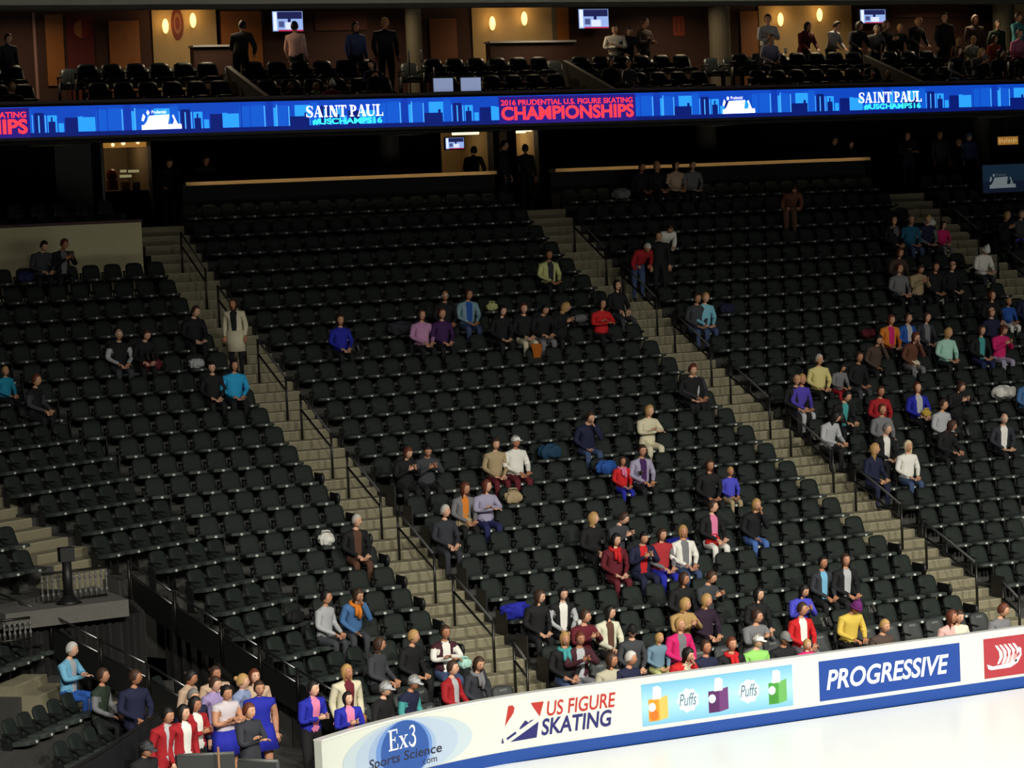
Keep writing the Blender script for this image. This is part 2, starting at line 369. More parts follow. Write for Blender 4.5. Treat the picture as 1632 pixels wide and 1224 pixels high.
while x<28:
    p=[(0,.28,.34,3),(.30,.55,.50,1),(.33,.36,.56,0),(.58,.92,.52,1),(.9,.93,.50,4),(.95,1.12,.6,0),(1.13,1.2,.45,3),(1.2,1.23,.52,4),(1.24,1.48,.5,1),(1.5,1.53,.48,4),(1.53,2.02,.24,2),(1.9,1.97,.32,2),(1.66,2.04,.5,3),(2.05,2.24,.55,1),(2.25,2.27,.42,4),(2.3,2.52,.46,2),(2.39,2.42,.4,4),(2.54,2.57,.4,4),(2.6,2.82,.4,3),(2.62,2.78,.26,2),(2.68,2.72,.36,2),(2.85,2.97,.22,3),(3.0,3.3,.34,2),(3.3,3.42,.36,3)]
    rects+=[(round(x+a,3),round(x+b,3),round(.08+h,3),{3:0,1:1,0:2,2:3,4:4}[c],c) for a,b,h,c in p]
    x+=3.42
rects.sort(key=lambda r:r[3])
xs=sorted({-14.,34.}|{q for r in rects for q in r[:2]}); zs=sorted({0,.1,round(ZR1-ZR0,3)}|{r[2] for r in rects})
bm=BM(); g=[[bm.verts.new((x,YR-.004,ZR0+z)) for z in zs] for x in xs]
for i in range(len(xs)-1):
    xm=(xs[i]+xs[i+1])/2; here=[r for r in rects if r[0]<xm<r[1]]
    for j in range(len(zs)-1):
        zm=(zs[j]+zs[j+1])/2; c=5
        for r in here:
            if zm<r[2]: c=r[4]
        if zm<.1: c=2
        bm.faces.new((g[i][j],g[i+1][j],g[i+1][j+1],g[i][j+1])).material_index=c
SUB=onto(obj('screen_panel',bm,[E_BG,E_MID,E_DK,E_LT,E_HI,emis('led_sky',(14,76,204),.8)],fix=False))
def logo_small(x0,x1,z0,z1,mW,fn,off,T):
    wd,h=x1-x0,z1-z0; q=lambda *p:[(x0+a*wd,z0+b*h) for a,b in p]
    decal('event_logo',[q((.0,0),(1,.02),(.99,.27),(.0,.25)),q((.06,.25),(.66,.27),(.7,.78),(.2,.74),(.12,.4)),q((0,.5),(.05,.45),(.1,.7),(.05,.85)),
        q((.78,.28),(.84,.28),(.83,.55)),q((.86,.28),(.9,.28),(.8,.78),(.77,.7)),[(x0+wd*.17+.06*h*1.4*math.cos(i*.5236),z0+h*.9+.075*h*1.4*math.sin(i*.5236)) for i in range(12)]],mW,off,fn)
    text('lettering','Prudential',x0+wd*.26,x0+wd*.62,z0+h*.84,z0+h*1.02,T,off,mapf=fn)
for a,b in ((-5.42,-4.47),(9.82,10.77)):
    logo_small(a,b,11.19,11.62,E_W,mapflat,.011,E_W)
for a in (-1.43,13.89):
    decal('lettering',serif('SAINT PAUL',a,a+1.98,11.375,11.64,(.9,1,.62,1.05,.9,.28,.85,1,1,.9)),E_W,.012,mapflat)
    text('lettering','#USCHAMPS16',a+.16,a+1.93,11.19,11.345,E_C,.012,bold=.03,mapf=mapflat)
for a in (-11.7,3.63):
    decal('panel_glow',[R4(a-.06,a+3.7,ZR0,ZR1)],E_PU,.0085,mapflat)
    text('lettering','2016 PRUDENTIAL U.S. FIGURE SKATING',a,a+3.62,11.535,11.67,E_R,.012,bold=.02,mapf=mapflat)
    text('lettering','CHAMPIONSHIPS',a,a+3.64,11.175,11.51,E_R,.012,bold=.035,mapf=mapflat)
SUB=None
# ------------------------------------------------------------------ club level
bm=BM(); addbox(bm,-14,34,YR+.12,YR+.3,11.0,11.84); struct('trim_1',bm,mat('dark_front',(.022,.014,.014),.6))
bm=BM(); addbox(bm,-14,34,YR+.02,YR+.42,11.84,11.90); struct('trim_2',bm,mat('parapet_cap',(.035,.02,.02),.5))
bm=BM()
addbox(bm,-14,34,YR+.12,15.62,10.95,11.02)
for y0,y1,z in ((15.6,16.5,11.02),(16.5,17.4,11.5),(17.4,18.3,12.0),(18.3,23,12.0)): addbox(bm,-14,34,y0,y1+.02,max(11.0,z-.5),z)
struct('club_terrace',bm,M_CARPET)
bm=BM(); addbox(bm,-14,34,YR+.3,30,10.9,11.4) if 0 else addbox(bm,-14,34,22.9,30,11.45,11.6); addbox(bm,-14,34,18,23,11.45,11.5); struct('ceiling_concourse',bm,M_CARPET)
CA=(-6.75,2.38,11.45,20.6)
for xa in CA:
    bm=BM()
    for i in range(7): addbox(bm,xa-.38,xa+.38,15.45+i*.45,15.45+(i+1)*.45+.02,11.0,11.02+ (i+1)*.16 if i<6 else 12.01)
    struct('club_stairs',bm,M_STEP)
for xa in (-2.15,7.05,16.3):
    bm=BM(); p=[(15.45,11.02),(18.3,12.0),(18.3,12.82),(15.45,11.88)]
    a=[bm.verts.new((xa-.06,y,z)) for y,z in p]; b=[bm.verts.new((xa+.06,y,z)) for y,z in p]
    bm.faces.new(a); bm.faces.new(b[::-1])
    for i in range(4): bm.faces.new((a[i],b[i],b[(i+1)%4],a[(i+1)%4]))
    struct('stair_divider',bm,mat('divider_grey',(.10,.095,.085),.7))
YW=21.5
bm=BM(); addbox(bm,-14,34,YW,YW+.2,12.0,14.9); struct('wall_club',bm,M_CLUBWALL)
bm=BM(); addbox(bm,-14,34,17.75,YW,14.62,14.8); struct('ceiling',bm,mat('suite_ceiling',(.08,.075,.06),.9))
bm=BM(); addbox(bm,-14,34,17.4,17.75,14.14,14.24); struct('trim_3',bm,mat('beam_shadow',(.05,.048,.04),.8))  # lower band of the beam, its shade put into a darker grey
bm=BM(); addbox(bm,-14,34,17.3,17.8,14.24,14.8); struct('trim_4',bm,M_BEAM)
def panel(name,x0,x1,z0,z1,m,th=.05,y=YW):
    bm=BM(); addbox(bm,x0,x1,y-th,y,z0,z1); return struct(name,bm,m)
n=5
for x0,x1,z0,z1,m in ((-5.81,-5.36,12.6,14.37,M_ORANGE),(-5.27,-4.58,12.0,14.36,mat('red_wall',(.11,.012,.014),.8)),(-4.18,-3.39,12.0,14.2,M_ORANGE),(-3.04,-1.25,12.0,14.56,M_TAN),(-1.2,-.1,12.0,14.42,M_ORANGE),(1.38,2.85,13.9,14.4,mat('red_brown',(.09,.03,.02),.8)),(4.64,5.43,12,14.19,mat('orange_dim',(.22,.07,.02),.6)),(5.89,8.29,12,14.56,M_TAN),(8.43,8.8,12,14.46,M_ORANGE),(14.23,14.8,12,14.32,M_ORANGE),(14.84,17.95,12,14.58,M_TAN),(19.36,22.0,14.1,14.45,mat('red_brown',(.09,.03,.02),.8)),(23.7,24.8,12,14.6,M_TAN),(-6.13,-6.06,12,14.43,mat('pink_frame',(.30,.17,.16),.6)),(-1.33,-1.25,12,14.5,M_COLUMN),(8.3,8.42,12,14.5,M_COLUMN)):
    panel('trim_%d'%n,x0,x1,z0,z1,m); n+=1
def banner(name,label,x0,x1,z0,z1,m,em,round_=False):
    t=thing(name,label,'banner',((x0+x1)/2,YW-(.05 if x0<10 else 0),z0))
    bm=BM(); w,h=(x1-x0)/2,z1-z0
    if round_: pts=[(w*math.cos(2*math.pi*i/32),h/2+h/2*math.sin(2*math.pi*i/32)) for i in range(32)]
    else: pts=[(-w,0),(w,0),(w,h),(-w,h)]
    a=[bm.verts.new((x,-.02,z)) for x,z in pts]; b=[bm.verts.new((x,.0,z)) for x,z in pts]; bm.faces.new(a); bm.faces.new(b[::-1])
    for i in range(len(pts)): bm.faces.new((a[i],b[i],b[(i+1)%len(pts)],a[(i+1)%len(pts)]))
    obj('cloth',bm,m,t); bm=BM()
    for p in em: bm.faces.new([bm.verts.new((x,-.025,z)) for x,z in p])
    return t,bm
t,bm=banner('pennant','round half-orange half-red emblem on the red wall at upper left',-5.12,-4.66,13.76,14.24,mat('banner_red',(.17,.012,.016),.7),[[(0,.02)]+[(.2*math.sin(R_(180+a)),.24+.22*math.cos(R_(180-a))) for a in range(0,181,15)]],True)
obj('emblem',bm,mat('banner_orange',(.32,.12,.04),.7),t,fix=False)
ring=[]
for i in range(24):
    a,b=2*math.pi*i/24,2*math.pi*(i+1)/24; ring.append([(.10*math.cos(a),.42+.27*math.sin(a)),(.10*math.cos(b),.42+.27*math.sin(b)),(.065*math.cos(b),.42+.17*math.sin(b)),(.065*math.cos(a),.42+.17*math.sin(a))])
t,bm=banner('hanging_banner','long oval dark red banner between the two left wall lamps',-2.54,-2.21,13.70,14.52,mat('banner_dark',(.13,.02,.016),.7),ring,True)
obj('emblem',bm,mat('banner_ring',(.22,.10,.06),.7),t,fix=False)
t,bm=banner('hanging_banner','small red rectangular banner left of the middle beige column',12.07,12.43,13.65,14.2,mat('banner_red2',(.26,.045,.02),.7),[[(-.1,.1),(-.05,.1),(-.05,.45),(-.1,.45)],[(.05,.1),(.1,.1),(.1,.45),(.05,.45)]])
obj('emblem',bm,mat('banner_dark',(.13,.02,.016),.7),t,fix=False)
# wall lamps
lab=['left lamp on the left beige wall','right lamp on the left beige wall beside the oval banner','left lamp on the middle beige wall','right lamp on the middle beige wall','left lamp on the right beige wall','right lamp on the right beige wall']
for i,(x,z) in enumerate(((-2.72,14.05),(-1.98,14.19),(6.45,14.04),(7.41,14.16),(15.5,14.07),(16.81,14.19))):
    t=thing('wall_sconce','glowing flame shaped wall sconce, '+lab[i],'wall lamp',(x,YW-.05,z),0,'wall sconces in the club suites')
    bm=BM(); addell(bm,(0,-.09,0),(.085,.08,.19),12,8); obj('lamp_shade',bm,mat('sconce_glow',(1,.62,.22),.5,emit=2.1),t)
    bm=BM(); addbox(bm,-.03,.03,-.06,0,-.12,.12); obj('bracket',bm,M_BLK,t)
    l=bpy.data.lights.new('sconce_light','POINT'); l.energy=6; l.color=(1,.58,.2); l.shadow_soft_size=.15
    lo=bpy.data.objects.new('sconce_light',l); C.objects.link(lo); lo.parent=t; lo.location=(0,-.32,.12)
# televisions
def tv(label,x0,x1,z0,z1,y):
    t=thing('television',label,'television',((x0+x1)/2,y,z0)); w,h=(x1-x0)/2,z1-z0
    bm=BM(); addbox(bm,-w-.03,w+.03,-.02,.06,-.03,h+.03); obj('housing',bm,M_BLK,t)
    def pc(nm,a,b,c,d,m,e):
        bm=BM(); addbox(bm,-w+a*2*w,-w+b*2*w,-.0245-e,-.018,c*h,d*h); return obj(nm,bm,m,t if scr is None else scr)
    scr=None; scr=pc('screen',0,1,0,1,emis('tv_pale',(150,178,235),1.0),0)
    pc('picture_strip',.03,.14,.06,.97,emis('tv_white',(215,225,255),1.2),.001); pc('picture_sky',.16,.98,.62,.98,emis('tv_dark',(36,40,92),.8),.001); pc('picture_figure',.5,.6,.42,.8,emis('tv_dark',(36,40,92),.8),.002)
    pc('picture_rink',.42,.74,.1,.45,emis('tv_rink',(205,215,255),1.2),.002); pc('picture_shade',.2,.38,.2,.5,emis('tv_shade',(80,95,150),.8),.002); pc('picture_bar',.18,1,.0,.07,emis('tv_red',(190,40,80),.9),.002)
    bm=BM(); addbox(bm,-.04,.04,.06,.36 if y<25 else .12,h*.3,h*.6); obj('bracket',bm,M_BLK,t)
tv('wall television left of centre behind the standing pale pink shirt',.09,.92,13.87,14.38,21.15); tv('wall television in the middle above the dark club seats',8.95,9.86,13.86,14.38,21.15); tv('wall television on the right beside the beige lit wall',18.04,18.9,13.92,14.31,21.15)
# columns
for x0,x1,z0,z1,y,nm in ((3.6,4.02,12,14.7,20.6,0),(12.75,13.35,12,14.7,20.6,0),(22.35,22.95,12,14.7,20.6,0)):
    bm=BM(); r=(x1-x0)/2; addprism(bm,[((x0+x1)/2+r*math.cos(2*math.pi*i/20),y+r*math.sin(2*math.pi*i/20)) for i in range(20)],z0,z1); struct('column',bm,M_COLUMN)
# ledges with white tops, white posts, white panels
for x0,x1,lb in ((-2.4,-1.0,'left'),(5.8,8.3,'middle')):
    t=thing('drink_ledge','white topped counter below the %s beige wall of the club level'%lb,'counter',((x0+x1)/2,20.3,12.0)); w=(x1-x0)/2
    bm=BM(); addbox(bm,-w,w,-.15,.15,0,1.42); obj('body',bm,M_CLUBWALL,t); bm=BM(); addbox(bm,-w-.03,w+.03,-.2,.2,1.42,1.47); obj('counter_top',bm,mat('pale_top',(.4,.4,.42),.4),t)
for x,z,lb in ((2.37,12.88,'left of two beside the beige column'),(2.71,12.88,'right of two beside the beige column'),(3.04,12.43,'above the left white panel'),(-6.28,12.46,'at the left beneath the red wall')):
    t=tag(obj('handrail_post',(lambda b:(addtube(b,[(0,0,0),(0,0,.32)],.022),b)[1])(BM()),mat('white_post',(.6,.6,.6),.4)),'thin white rail post '+lb,'post','white posts on the club stairs'); t.location=(x,17.6,z-.1)
    bm=BM(); addtube(bm,[(0,0,-(z-.1-12.0)),(0,0,0)],.018); obj('stem',bm,M_BLK,t)
for i,(x0,x1) in enumerate(((1.94,2.49),(2.66,3.23))):
    t=thing('white_panel','%s of the two pale screens standing on the ribbon parapet'%('left','right')[i],'panel',((x0+x1)/2,15.22,11.9),0,'pale screens on the parapet')
    w=(x1-x0)/2; bm=BM(); addbox(bm,-w,w,-.02,.02,-.0,.36); obj('frame',bm,M_BLK,t); bm=BM(); addbox(bm,-w+.02,w-.02,-.03,-.02,.02,.34); obj('screen',bm,emis('panel_glow_grey',(150,165,205),.62),t)
    bm=BM(); addbox(bm,-.1,.1,-.06,.06,-.005,.01); obj('foot',bm,M_BLK,t)
# ------------------------------------------------------------------ concourse below the ribbon
bm=BM(); B=[(-14,-2.9),(-1.55,7.24),(8.87,9.37),(10.4,34)]
for a,b in B: addbox(bm,a,b,27,27.3,8.9,11.6)
for a,b in ((-2.9,-1.55),(7.24,8.87),(9.37,10.4)): addbox(bm,a,b,27,27.3,11.42,11.6); addbox(bm,a,b,27,27.3,8.9,9.35)
struct('wall_back',bm,mat('navy_black_wall',(.006,.008,.016),.8))
for a,b,c,lab in ((7.24,8.87,M_TAN,'wide lit concession opening with a television behind the wooden counter'),(9.37,10.4,M_TAN,'narrow lit concession opening right of the dark pillar'),(-2.9,-1.55,mat('stand_brown',(.16,.12,.07),.8),'dim concession stand with a red round machine at left')):
    t=thing('concession_stand',lab,'concession stand',((a+b)/2,27.3,8.95)); w=(b-a)/2
    bm=BM(); addbox(bm,-w,w,2.0,2.1,-.03,2.6); addbox(bm,-w-.1,-w,0,2.1,-.03,2.6); addbox(bm,w,w+.1,0,2.1,-.03,2.6); addbox(bm,-w,w,0,2.1,2.5,2.6); obj('back_wall',bm,c,t)
    bm=BM(); addbox(bm,-w,w,.1,.6,-.03,1.05); obj('counter',bm,mat('counter_dark',(.05,.04,.03),.6),t)
    if a>0:
        x0,x1=(-.25,.6) if a<9 else (-.42,.3)
        bm=BM(); addtube(bm,[(x0,.12,2.36),(x1,.12,2.36)],.045); obj('tube_lamp',bm,emis('tube_glow',(255,236,190),1.6),t)
        if a>9: bm=BM(); addtube(bm,[(.34,.12,2.4),(.5,.12,2.4)],.045); obj('tube_lamp',bm,emis('tube_glow',(255,236,190),1.6),t)
        bm=BM(); q=.62 if a<9 else .5; addprism(bm,[(-w+.15,1.9),(-w+.15+q,1.9),(-w+.15+q,1.96),(-w+.15,1.96)],1.25,1.7); addprism(bm,[(-w+.3,1.9),(-w+q,1.9),(-w+q,1.96),(-w+.3,1.96)],.95,1.25); obj('red_sign',bm,mat('stand_red',(.42,.025,.015),.5),t)
        bm=BM(); [addell(bm,(-w+.3+.12*i,1.88,1.6-.03*i),(.05,.02,.04)) for i in range(3)]; obj('sign_highlight',bm,mat('sign_cream',(.75,.55,.35),.5),t)
        en=7 if a<9 else 10
    else:
        bm=BM(); addell(bm,(-.28,.35,1.5),(.16,.16,.17),16,10); addprism(bm,[(-.4,.25),(-.15,.25),(-.12,.45),(-.42,.45)],1.08,1.36); obj('red_machine',bm,mat('machine_red',(.32,.03,.02),.3),t)
        bm=BM(); addbox(bm,-w+.05,w-.02,.05,.1,2.25,2.5); obj('menu_light',bm,mat('menu_glow',(.55,.26,.05),.5,emit=.5),t)
        bm=BM(); addell(bm,(.42,.03,2.38),(.05,.03,.05)); addell(bm,(.0,.03,2.36),(.06,.03,.05)); addell(bm,(-.3,.03,2.33),(.05,.03,.05)); obj('lamp_bulb',bm,mat('bulb_glow',(1,.85,.55),.5,emit=1.2),t)
        bm=BM(); [addbox(bm,x0,x1,.2,.22,z0,z0+.075) for x0,x1,z0 in ((-.08,.1,1.56),(.15,.46,1.55),(-.1,.24,1.42))]; obj('sign_lettering',bm,mat('sign_pale',(.5,.46,.22),.5,emit=.45),t)
        bm=BM(); addprism(bm,[(.0,.3),(.2,.3),(.2,.5),(.0,.5)],1.05,1.3); addprism(bm,[(.28,.3),(.5,.3),(.5,.5),(.28,.5)],1.05,1.28); obj('counter_goods',bm,mat('goods_brown',(.2,.13,.08),.6),t)
        en=11
    l=bpy.data.lights.new('stand_light','POINT'); l.energy=en; l.color=(1,.72,.4); l.shadow_soft_size=.2
    lo=bpy.data.objects.new('stand_light',l); C.objects.link(lo); lo.parent=t; lo.location=(0,.75,2.2)
tv('small television in the lit concession opening under the ribbon screen',7.34,7.92,10.85,11.17,26.9)
for x,r,m in ((3.88,.29,M_COLUMN),(13.8,.3,M_COLUMN),(23.4,.28,M_COLUMN)):
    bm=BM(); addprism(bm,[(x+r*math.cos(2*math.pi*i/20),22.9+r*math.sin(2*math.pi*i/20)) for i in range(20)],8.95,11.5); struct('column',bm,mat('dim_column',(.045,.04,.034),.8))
bm=BM(); addbox(bm,-5.5,-4.55,22.4,22.7,8.95,11.5); struct('column',bm,mat('grey_pillar',(.055,.055,.052),.8))
bm=BM(); addbox(bm,9.0,9.3,26.2,26.9,8.95,11.5); addbox(bm,8.87,9.37,26.9,27.0,8.95,11.5); struct('column',bm,mat('brown_pillar',(.05,.035,.03),.8))
t=tag(obj('pole',(lambda b:(addtube(b,[(0,0,0),(0,0,2.5)],.035,10),addbox(b,-.1,.1,-.1,.1,0,.03),b)[2])(BM()),mat('pole_grey',(.16,.155,.14),.5)),'thin pale vertical pole in front of the dim concession stand at left','pole'); t.location=(-4.82,20.5,8.95)
# wooden drink rails on black knee walls behind the last row
for x0,x1,lb in ((-2.6,6.1,'long pale wooden counter behind the top row of the middle block'),(7.86,17.97,'pale wooden counter behind the top row of the right block')):
    t=thing('drink_rail',lb,'counter',((x0+x1)/2,20.86,8.95)); w=(x1-x0)/2
    bm=BM(); addbox(bm,-w,w,.2,.29,-.4,1.02); obj('knee_wall',bm,M_BLACKWALL,t); bm=BM(); addbox(bm,-w,w,-.12,.3,1.02,1.11); obj('counter_top',bm,M_WOOD,t)
# beige wall behind the left block with a dark seating platform
bm=BM(); addbox(bm,-13,-4.46,18.62,18.8,7.3,9.1); struct('wall_left',bm,M_BEIGE)
bm=BM(); addbox(bm,-13,-4.44,18.58,18.88,9.1,9.17); struct('trim_40',bm,M_MAROON)
bm=BM(); addbox(bm,-13,-4.46,18.8,19.7,8.0,8.55); addbox(bm,-13,-4.46,19.7,20.45,8.0,8.9); struct('platform_floor',bm,M_CARPET)
bm=BM(); addbox(bm,-13,-4.3,20.43,20.52,8.6,9.35); struct('wall_platform',bm,M_BLACKWALL)
# lit sign and screen at the right
t=thing('section_sign','small amber lit sign on the dark concourse at the right edge','sign',(23.7,22,10.3)); bm=BM(); addbox(bm,-.40,.40,-.03,.05,-.03,.27); obj('housing',bm,M_BLK,t)
bm=BM(); addbox(bm,-.37,.37,-.04,-.03,0,.24); obj('face',bm,emis('amber_face',(150,104,44),.9),t)
bm=BM(); [addbox(bm,-.33+i*.085,-.28+i*.085,-.045,-.04,.05+.03*(i%2),.19-.02*(i%3)) for i in range(8)]; obj('sign_lettering',bm,emis('amber_pale',(185,150,95),.9),t); bm=BM(); addtube(bm,[(0,0,.27),(0,0,1.2)],.02); obj('hanger',bm,M_BLK,t)
t_cur=t=thing('small_screen','dim blue screen with white event logo at the right edge','screen',(21.55,19.3,8.9))
bm=BM(); addbox(bm,20.78,22.4,19.3,19.42,8.86,9.70); onto(obj('housing',bm,M_BLK))
def map2(o,off):
    for v in o.data.vertices: v.co.y=19.3-off
    return o
SUB=decal('screen_panel',[R4(20.82,22.36,8.88,9.68)],emis('dim_teal',(28,50,70),.4),.004,map2); decal('screen_low',[R4(20.82,22.36,8.88,9.2)],emis('dim_navy',(18,28,48),.5),.005,map2)
logo_small(21.05,21.97,9.0,9.42,emis('dim_white',(140,150,155),.42),map2,.007,emis('dim_white2',(90,105,115),.5))
SUB=None
bm=BM(); addbox(bm,21.2,21.3,19.34,19.44,7.0,8.9); addbox(bm,21.9,22.0,19.34,19.44,7.0,8.9); onto(obj('support',bm,M_BLK))
# ------------------------------------------------------------------ tunnel, landing, rails at the left
bm=BM()
def drape(x0,y0,x1,y1,z0,z1a,z1b):
    n=60
    prev=None
    d=Vector((x1-x0,y1-y0)); nn=Vector((-d.y,d.x)).normalized()
    for i in range(n+1):
        u=i/n; o=.05*math.sin(i*1.9); x=x0+d.x*u+nn.x*o; y=y0+d.y*u+nn.y*o; z1=z1a+(z1b-z1a)*u
        a,b=bm.verts.new((x,y,z0)),bm.verts.new((x,y,z1))
        if prev: bm.faces.new((prev[0],a,b,prev[1]))
        prev=(a,b)
def ptA(k,du=-.5,dy=-.1):
    x,y,z,h=row_pt('A',k,uleft(k)+du); return x-math.sin(h)*dy,y+math.cos(h)*dy,z
a,b=ptA(6),ptA(-1)
drape(a[0],a[1],b[0],b[1],-.1,2.2,.35)
drape(-12.3,2.5,-9.6,2.75,-.1,2.1,2.1); drape(-9.6,2.75,-9.45,4.3,-.1,2.1,2.2)
o=obj('black_drape',bm,M_CURT); tag(o,'black curtain hanging along the sides of the tunnel below the rails','curtain')
def guard(label,P0,P1,h=.78):
    """leaning double guard rail with dark panel between two floor points"""
    t=thing('guard_rail',label,'railing',P0,0,'guard rails along the tunnel'); d=Vector(P1)-Vector(P0)
    for q in (Vector((0,0,0)),d):
        bm=BM(); addtube(bm,[q,q+Vector((0,0,h+.02))],.03,8); obj('post',bm,M_RAIL,t)
    e=d*.06
    for nm,zz,m in (('top_rail',h,M_STEEL),('lower_rail',h-.24,M_STEEL)):
        bm=BM(); addtube(bm,[e+Vector((0,0,zz)),d-e+Vector((0,0,zz))],.022,8); obj(nm,bm,mat('dull_steel',(.25,.25,.25),.35,metal=1),t)
    bm=BM(); nrm=Vector((-d.y,d.x,0)).normalized()*.012; a=[e+Vector((0,0,.02)),d-e+Vector((0,0,.02)),d-e+Vector((0,0,h-.24)),e+Vector((0,0,h-.24))]
    va=[bm.verts.new(p+nrm) for p in a]; vb=[bm.verts.new(p-nrm) for p in a]; bm.faces.new(va); bm.faces.new(vb[::-1])
    for i in range(4): bm.faces.new((va[i],vb[i],vb[(i+1)%4],va[(i+1)%4]))
    obj('panel',bm,M_BLK,t)
GR=[(-9.48,3.95,2.1),(-9.05,2.62,1.62),(-8.62,1.35,1.2),(-8.25,.4,.86),(-7.9,-.5,.55),(-7.55,-1.5,.25)]
for i in range(5): guard('double guard rail along the tunnel edge of the left block, %s from the top'%ORD[i+1],GR[i],GR[i+1])
DR=[(-12.3,3.9,1.95),(-11.35,2.55,1.5),(-10.75,1.55,1.1),(-10.2,.6,.75),(-9.75,-.25,.4)]
for i in range(4): guard('double guard rail on the far left side of the tunnel, %s from the top'%ORD[i+1],DR[i],DR[i+1])
# landing bridging the tunnel head
bm=BM(); addprism(bm,[(-12.2,2.3),(-9.95,2.45),(-10.0,5.6),(-12.9,4.9)],2.1,2.4); struct('landing_floor',bm,mat('landing_concrete',(.13,.125,.11),.8,noise=.15,scale=8))
def fence(label,p0,p1,z,n,H=.62):
    t=thing('guard_fence',label,'railing',(p0[0],p0[1],z)); d=Vector((p1[0]-p0[0],p1[1]-p0[1],0))
    for i in range(n):
        bm=BM(); q=d*(i/(n-1)); addtube(bm,[q,q+Vector((0,0,H))],.016,6); addell(bm,q+Vector((0,0,.14)),(.03,.03,.045),8,6); addell(bm,q+Vector((0,0,H*.8)),(.03,.03,.045),8,6); obj('baluster',bm,mat('pale_metal',(.14,.14,.13),.45),t)
    for nm,zz in (('top_rail',H+.03),('bottom_rail',.03)):
        bm=BM(); addtube(bm,[Vector((0,0,zz)),d+Vector((0,0,zz))],.025,8); obj(nm,bm,M_RAIL,t)
fence('pale baluster fence at the back of the landing above the tunnel',(-11.35,3.0),(-10.15,3.1),2.4,13,.5)
fence('pale baluster fence at the front left of the landing above the tunnel',(-12.5,1.95),(-11.85,2.0),1.95,8,.36)
t=thing('pedestal_stand','black pedestal with flared base standing on the landing','stand',(-10.95,2.75,2.4))
bm=BM(); addtube(bm,[(0,0,.1),(0,0,.75)],.085,14); obj('pole',bm,M_BLK,t); bm=BM(); addtube(bm,[(0,0,0),(0,0,.05),(0,0,.16)],.24,18,0,.09); obj('base',bm,M_BLK,t); bm=BM(); addbox(bm,-.13,.13,-.1,.1,.75,1.0); obj('head',bm,M_BLK,t)
# black barrier wall in front of the lower left corner
t=thing('barrier_wall','black draped barrier wall across the lower left corner','barrier',(0,0,0))
bm=BM(); P=[(-10.60,-1.62),(-10.86,-2.02),(-11.42,-2.82),(-12.35,-4.2),(-14.4,-6.8)]
addprism(bm,P+[(x-.08,y+.06) for x,y in P[::-1]],-.1,1.13); obj('drape_panel',bm,M_BLACKWALL,t)
bm=BM(); addtube(bm,[(x-.04,y+.03,1.15) for x,y in P],.035,8); obj('top_rail',bm,M_BLK,t)
# dark bench fronts and a rail before the standing group
for i,(p,q,lb) in enumerate((((-11.46,-4.95),(-10.69,-5.30),'left'),((-10.79,-5.80),(-10.34,-6.24),'right'))):
    t=thing('team_bench','dark grey %s bench back before the standing group at the bottom edge'%lb,'bench',(p[0],p[1],0)); d=Vector((q[0]-p[0],q[1]-p[1],0))
    bm=BM(); n=Vector((-d.y,d.x,0)).normalized()*.05
    for a,b,z0,z1,m in ((n,-n,.35,.92,0),):
        pts=[a,d+a,d+b,b]; addprism(bm,[(v.x,v.y) for v in pts],.45,1.1)
    obj('backrest',bm,mat('bench_grey',(.05,.055,.055),.5),t); bm=BM(); addtube(bm,[(0,0,1.11),d+Vector((0,0,1.11))],.03,8); obj('top_rail',bm,mat('bench_edge',(.12,.125,.12),.4),t)
    for u in (.03,.97): bm=BM(); addtube(bm,[d*u,d*u+Vector((0,0,.5))],.025,8); obj('leg',bm,M_BLK,t)
bm=BM(); addtube(bm,[(0,0,0),(0,0,1.25)],.018,8); addbox(bm,-.1,.1,-.1,.1,0,.02); t=tag(obj('wooden_post',bm,mat('post_wood',(.32,.16,.07),.5)),'thin orange brown post between the red jackets and the bare-armed skater','post'); t.location=(-10.95,-5.35,0)
# ------------------------------------------------------------------ stair handrails
for nm,ax in (('left',-3.55),('middle',7.17),('right',18.7)):
    for i,ku in enumerate(range(0,24,3)):
        kl=ku-2
        if kl<-1: kl=-.6
        pu=Vector((ax,ku*D+.06,zf(ku)+.01)); 
        pl=Vector((ax,kl*D+.06,(zf(int(kl)) if kl>=0 else .0)+.01))
        t=thing('stair_handrail','black stair handrail on the %s aisle, %s from the bottom'%(nm,ORD[i+1]),'handrail',pu,0,'handrails on the %s aisle'%nm); d=pl-pu
        bm=BM(); addtube(bm,[(0,0,0),(0,0,1.0)],.027,8); obj('post',bm,M_RAIL,t); bm=BM(); addtube(bm,[d,d+Vector((0,0,.98))],.027,8); obj('post',bm,M_RAIL,t)
        e=Vector((0,.0,.98)); bm=BM(); addtube(bm,[e,d*.5+Vector((0,0,.98)),d+Vector((0,.06,.98)),d+Vector((0,0,.92))],.024,8); obj('top_rail',bm,mat('grip_steel',(.13,.13,.13),.25),t)
        bm=BM(); addtube(bm,[(0,0,.66),d+Vector((0,0,.66))],.023,8); obj('mid_rail',bm,M_RAIL,t)
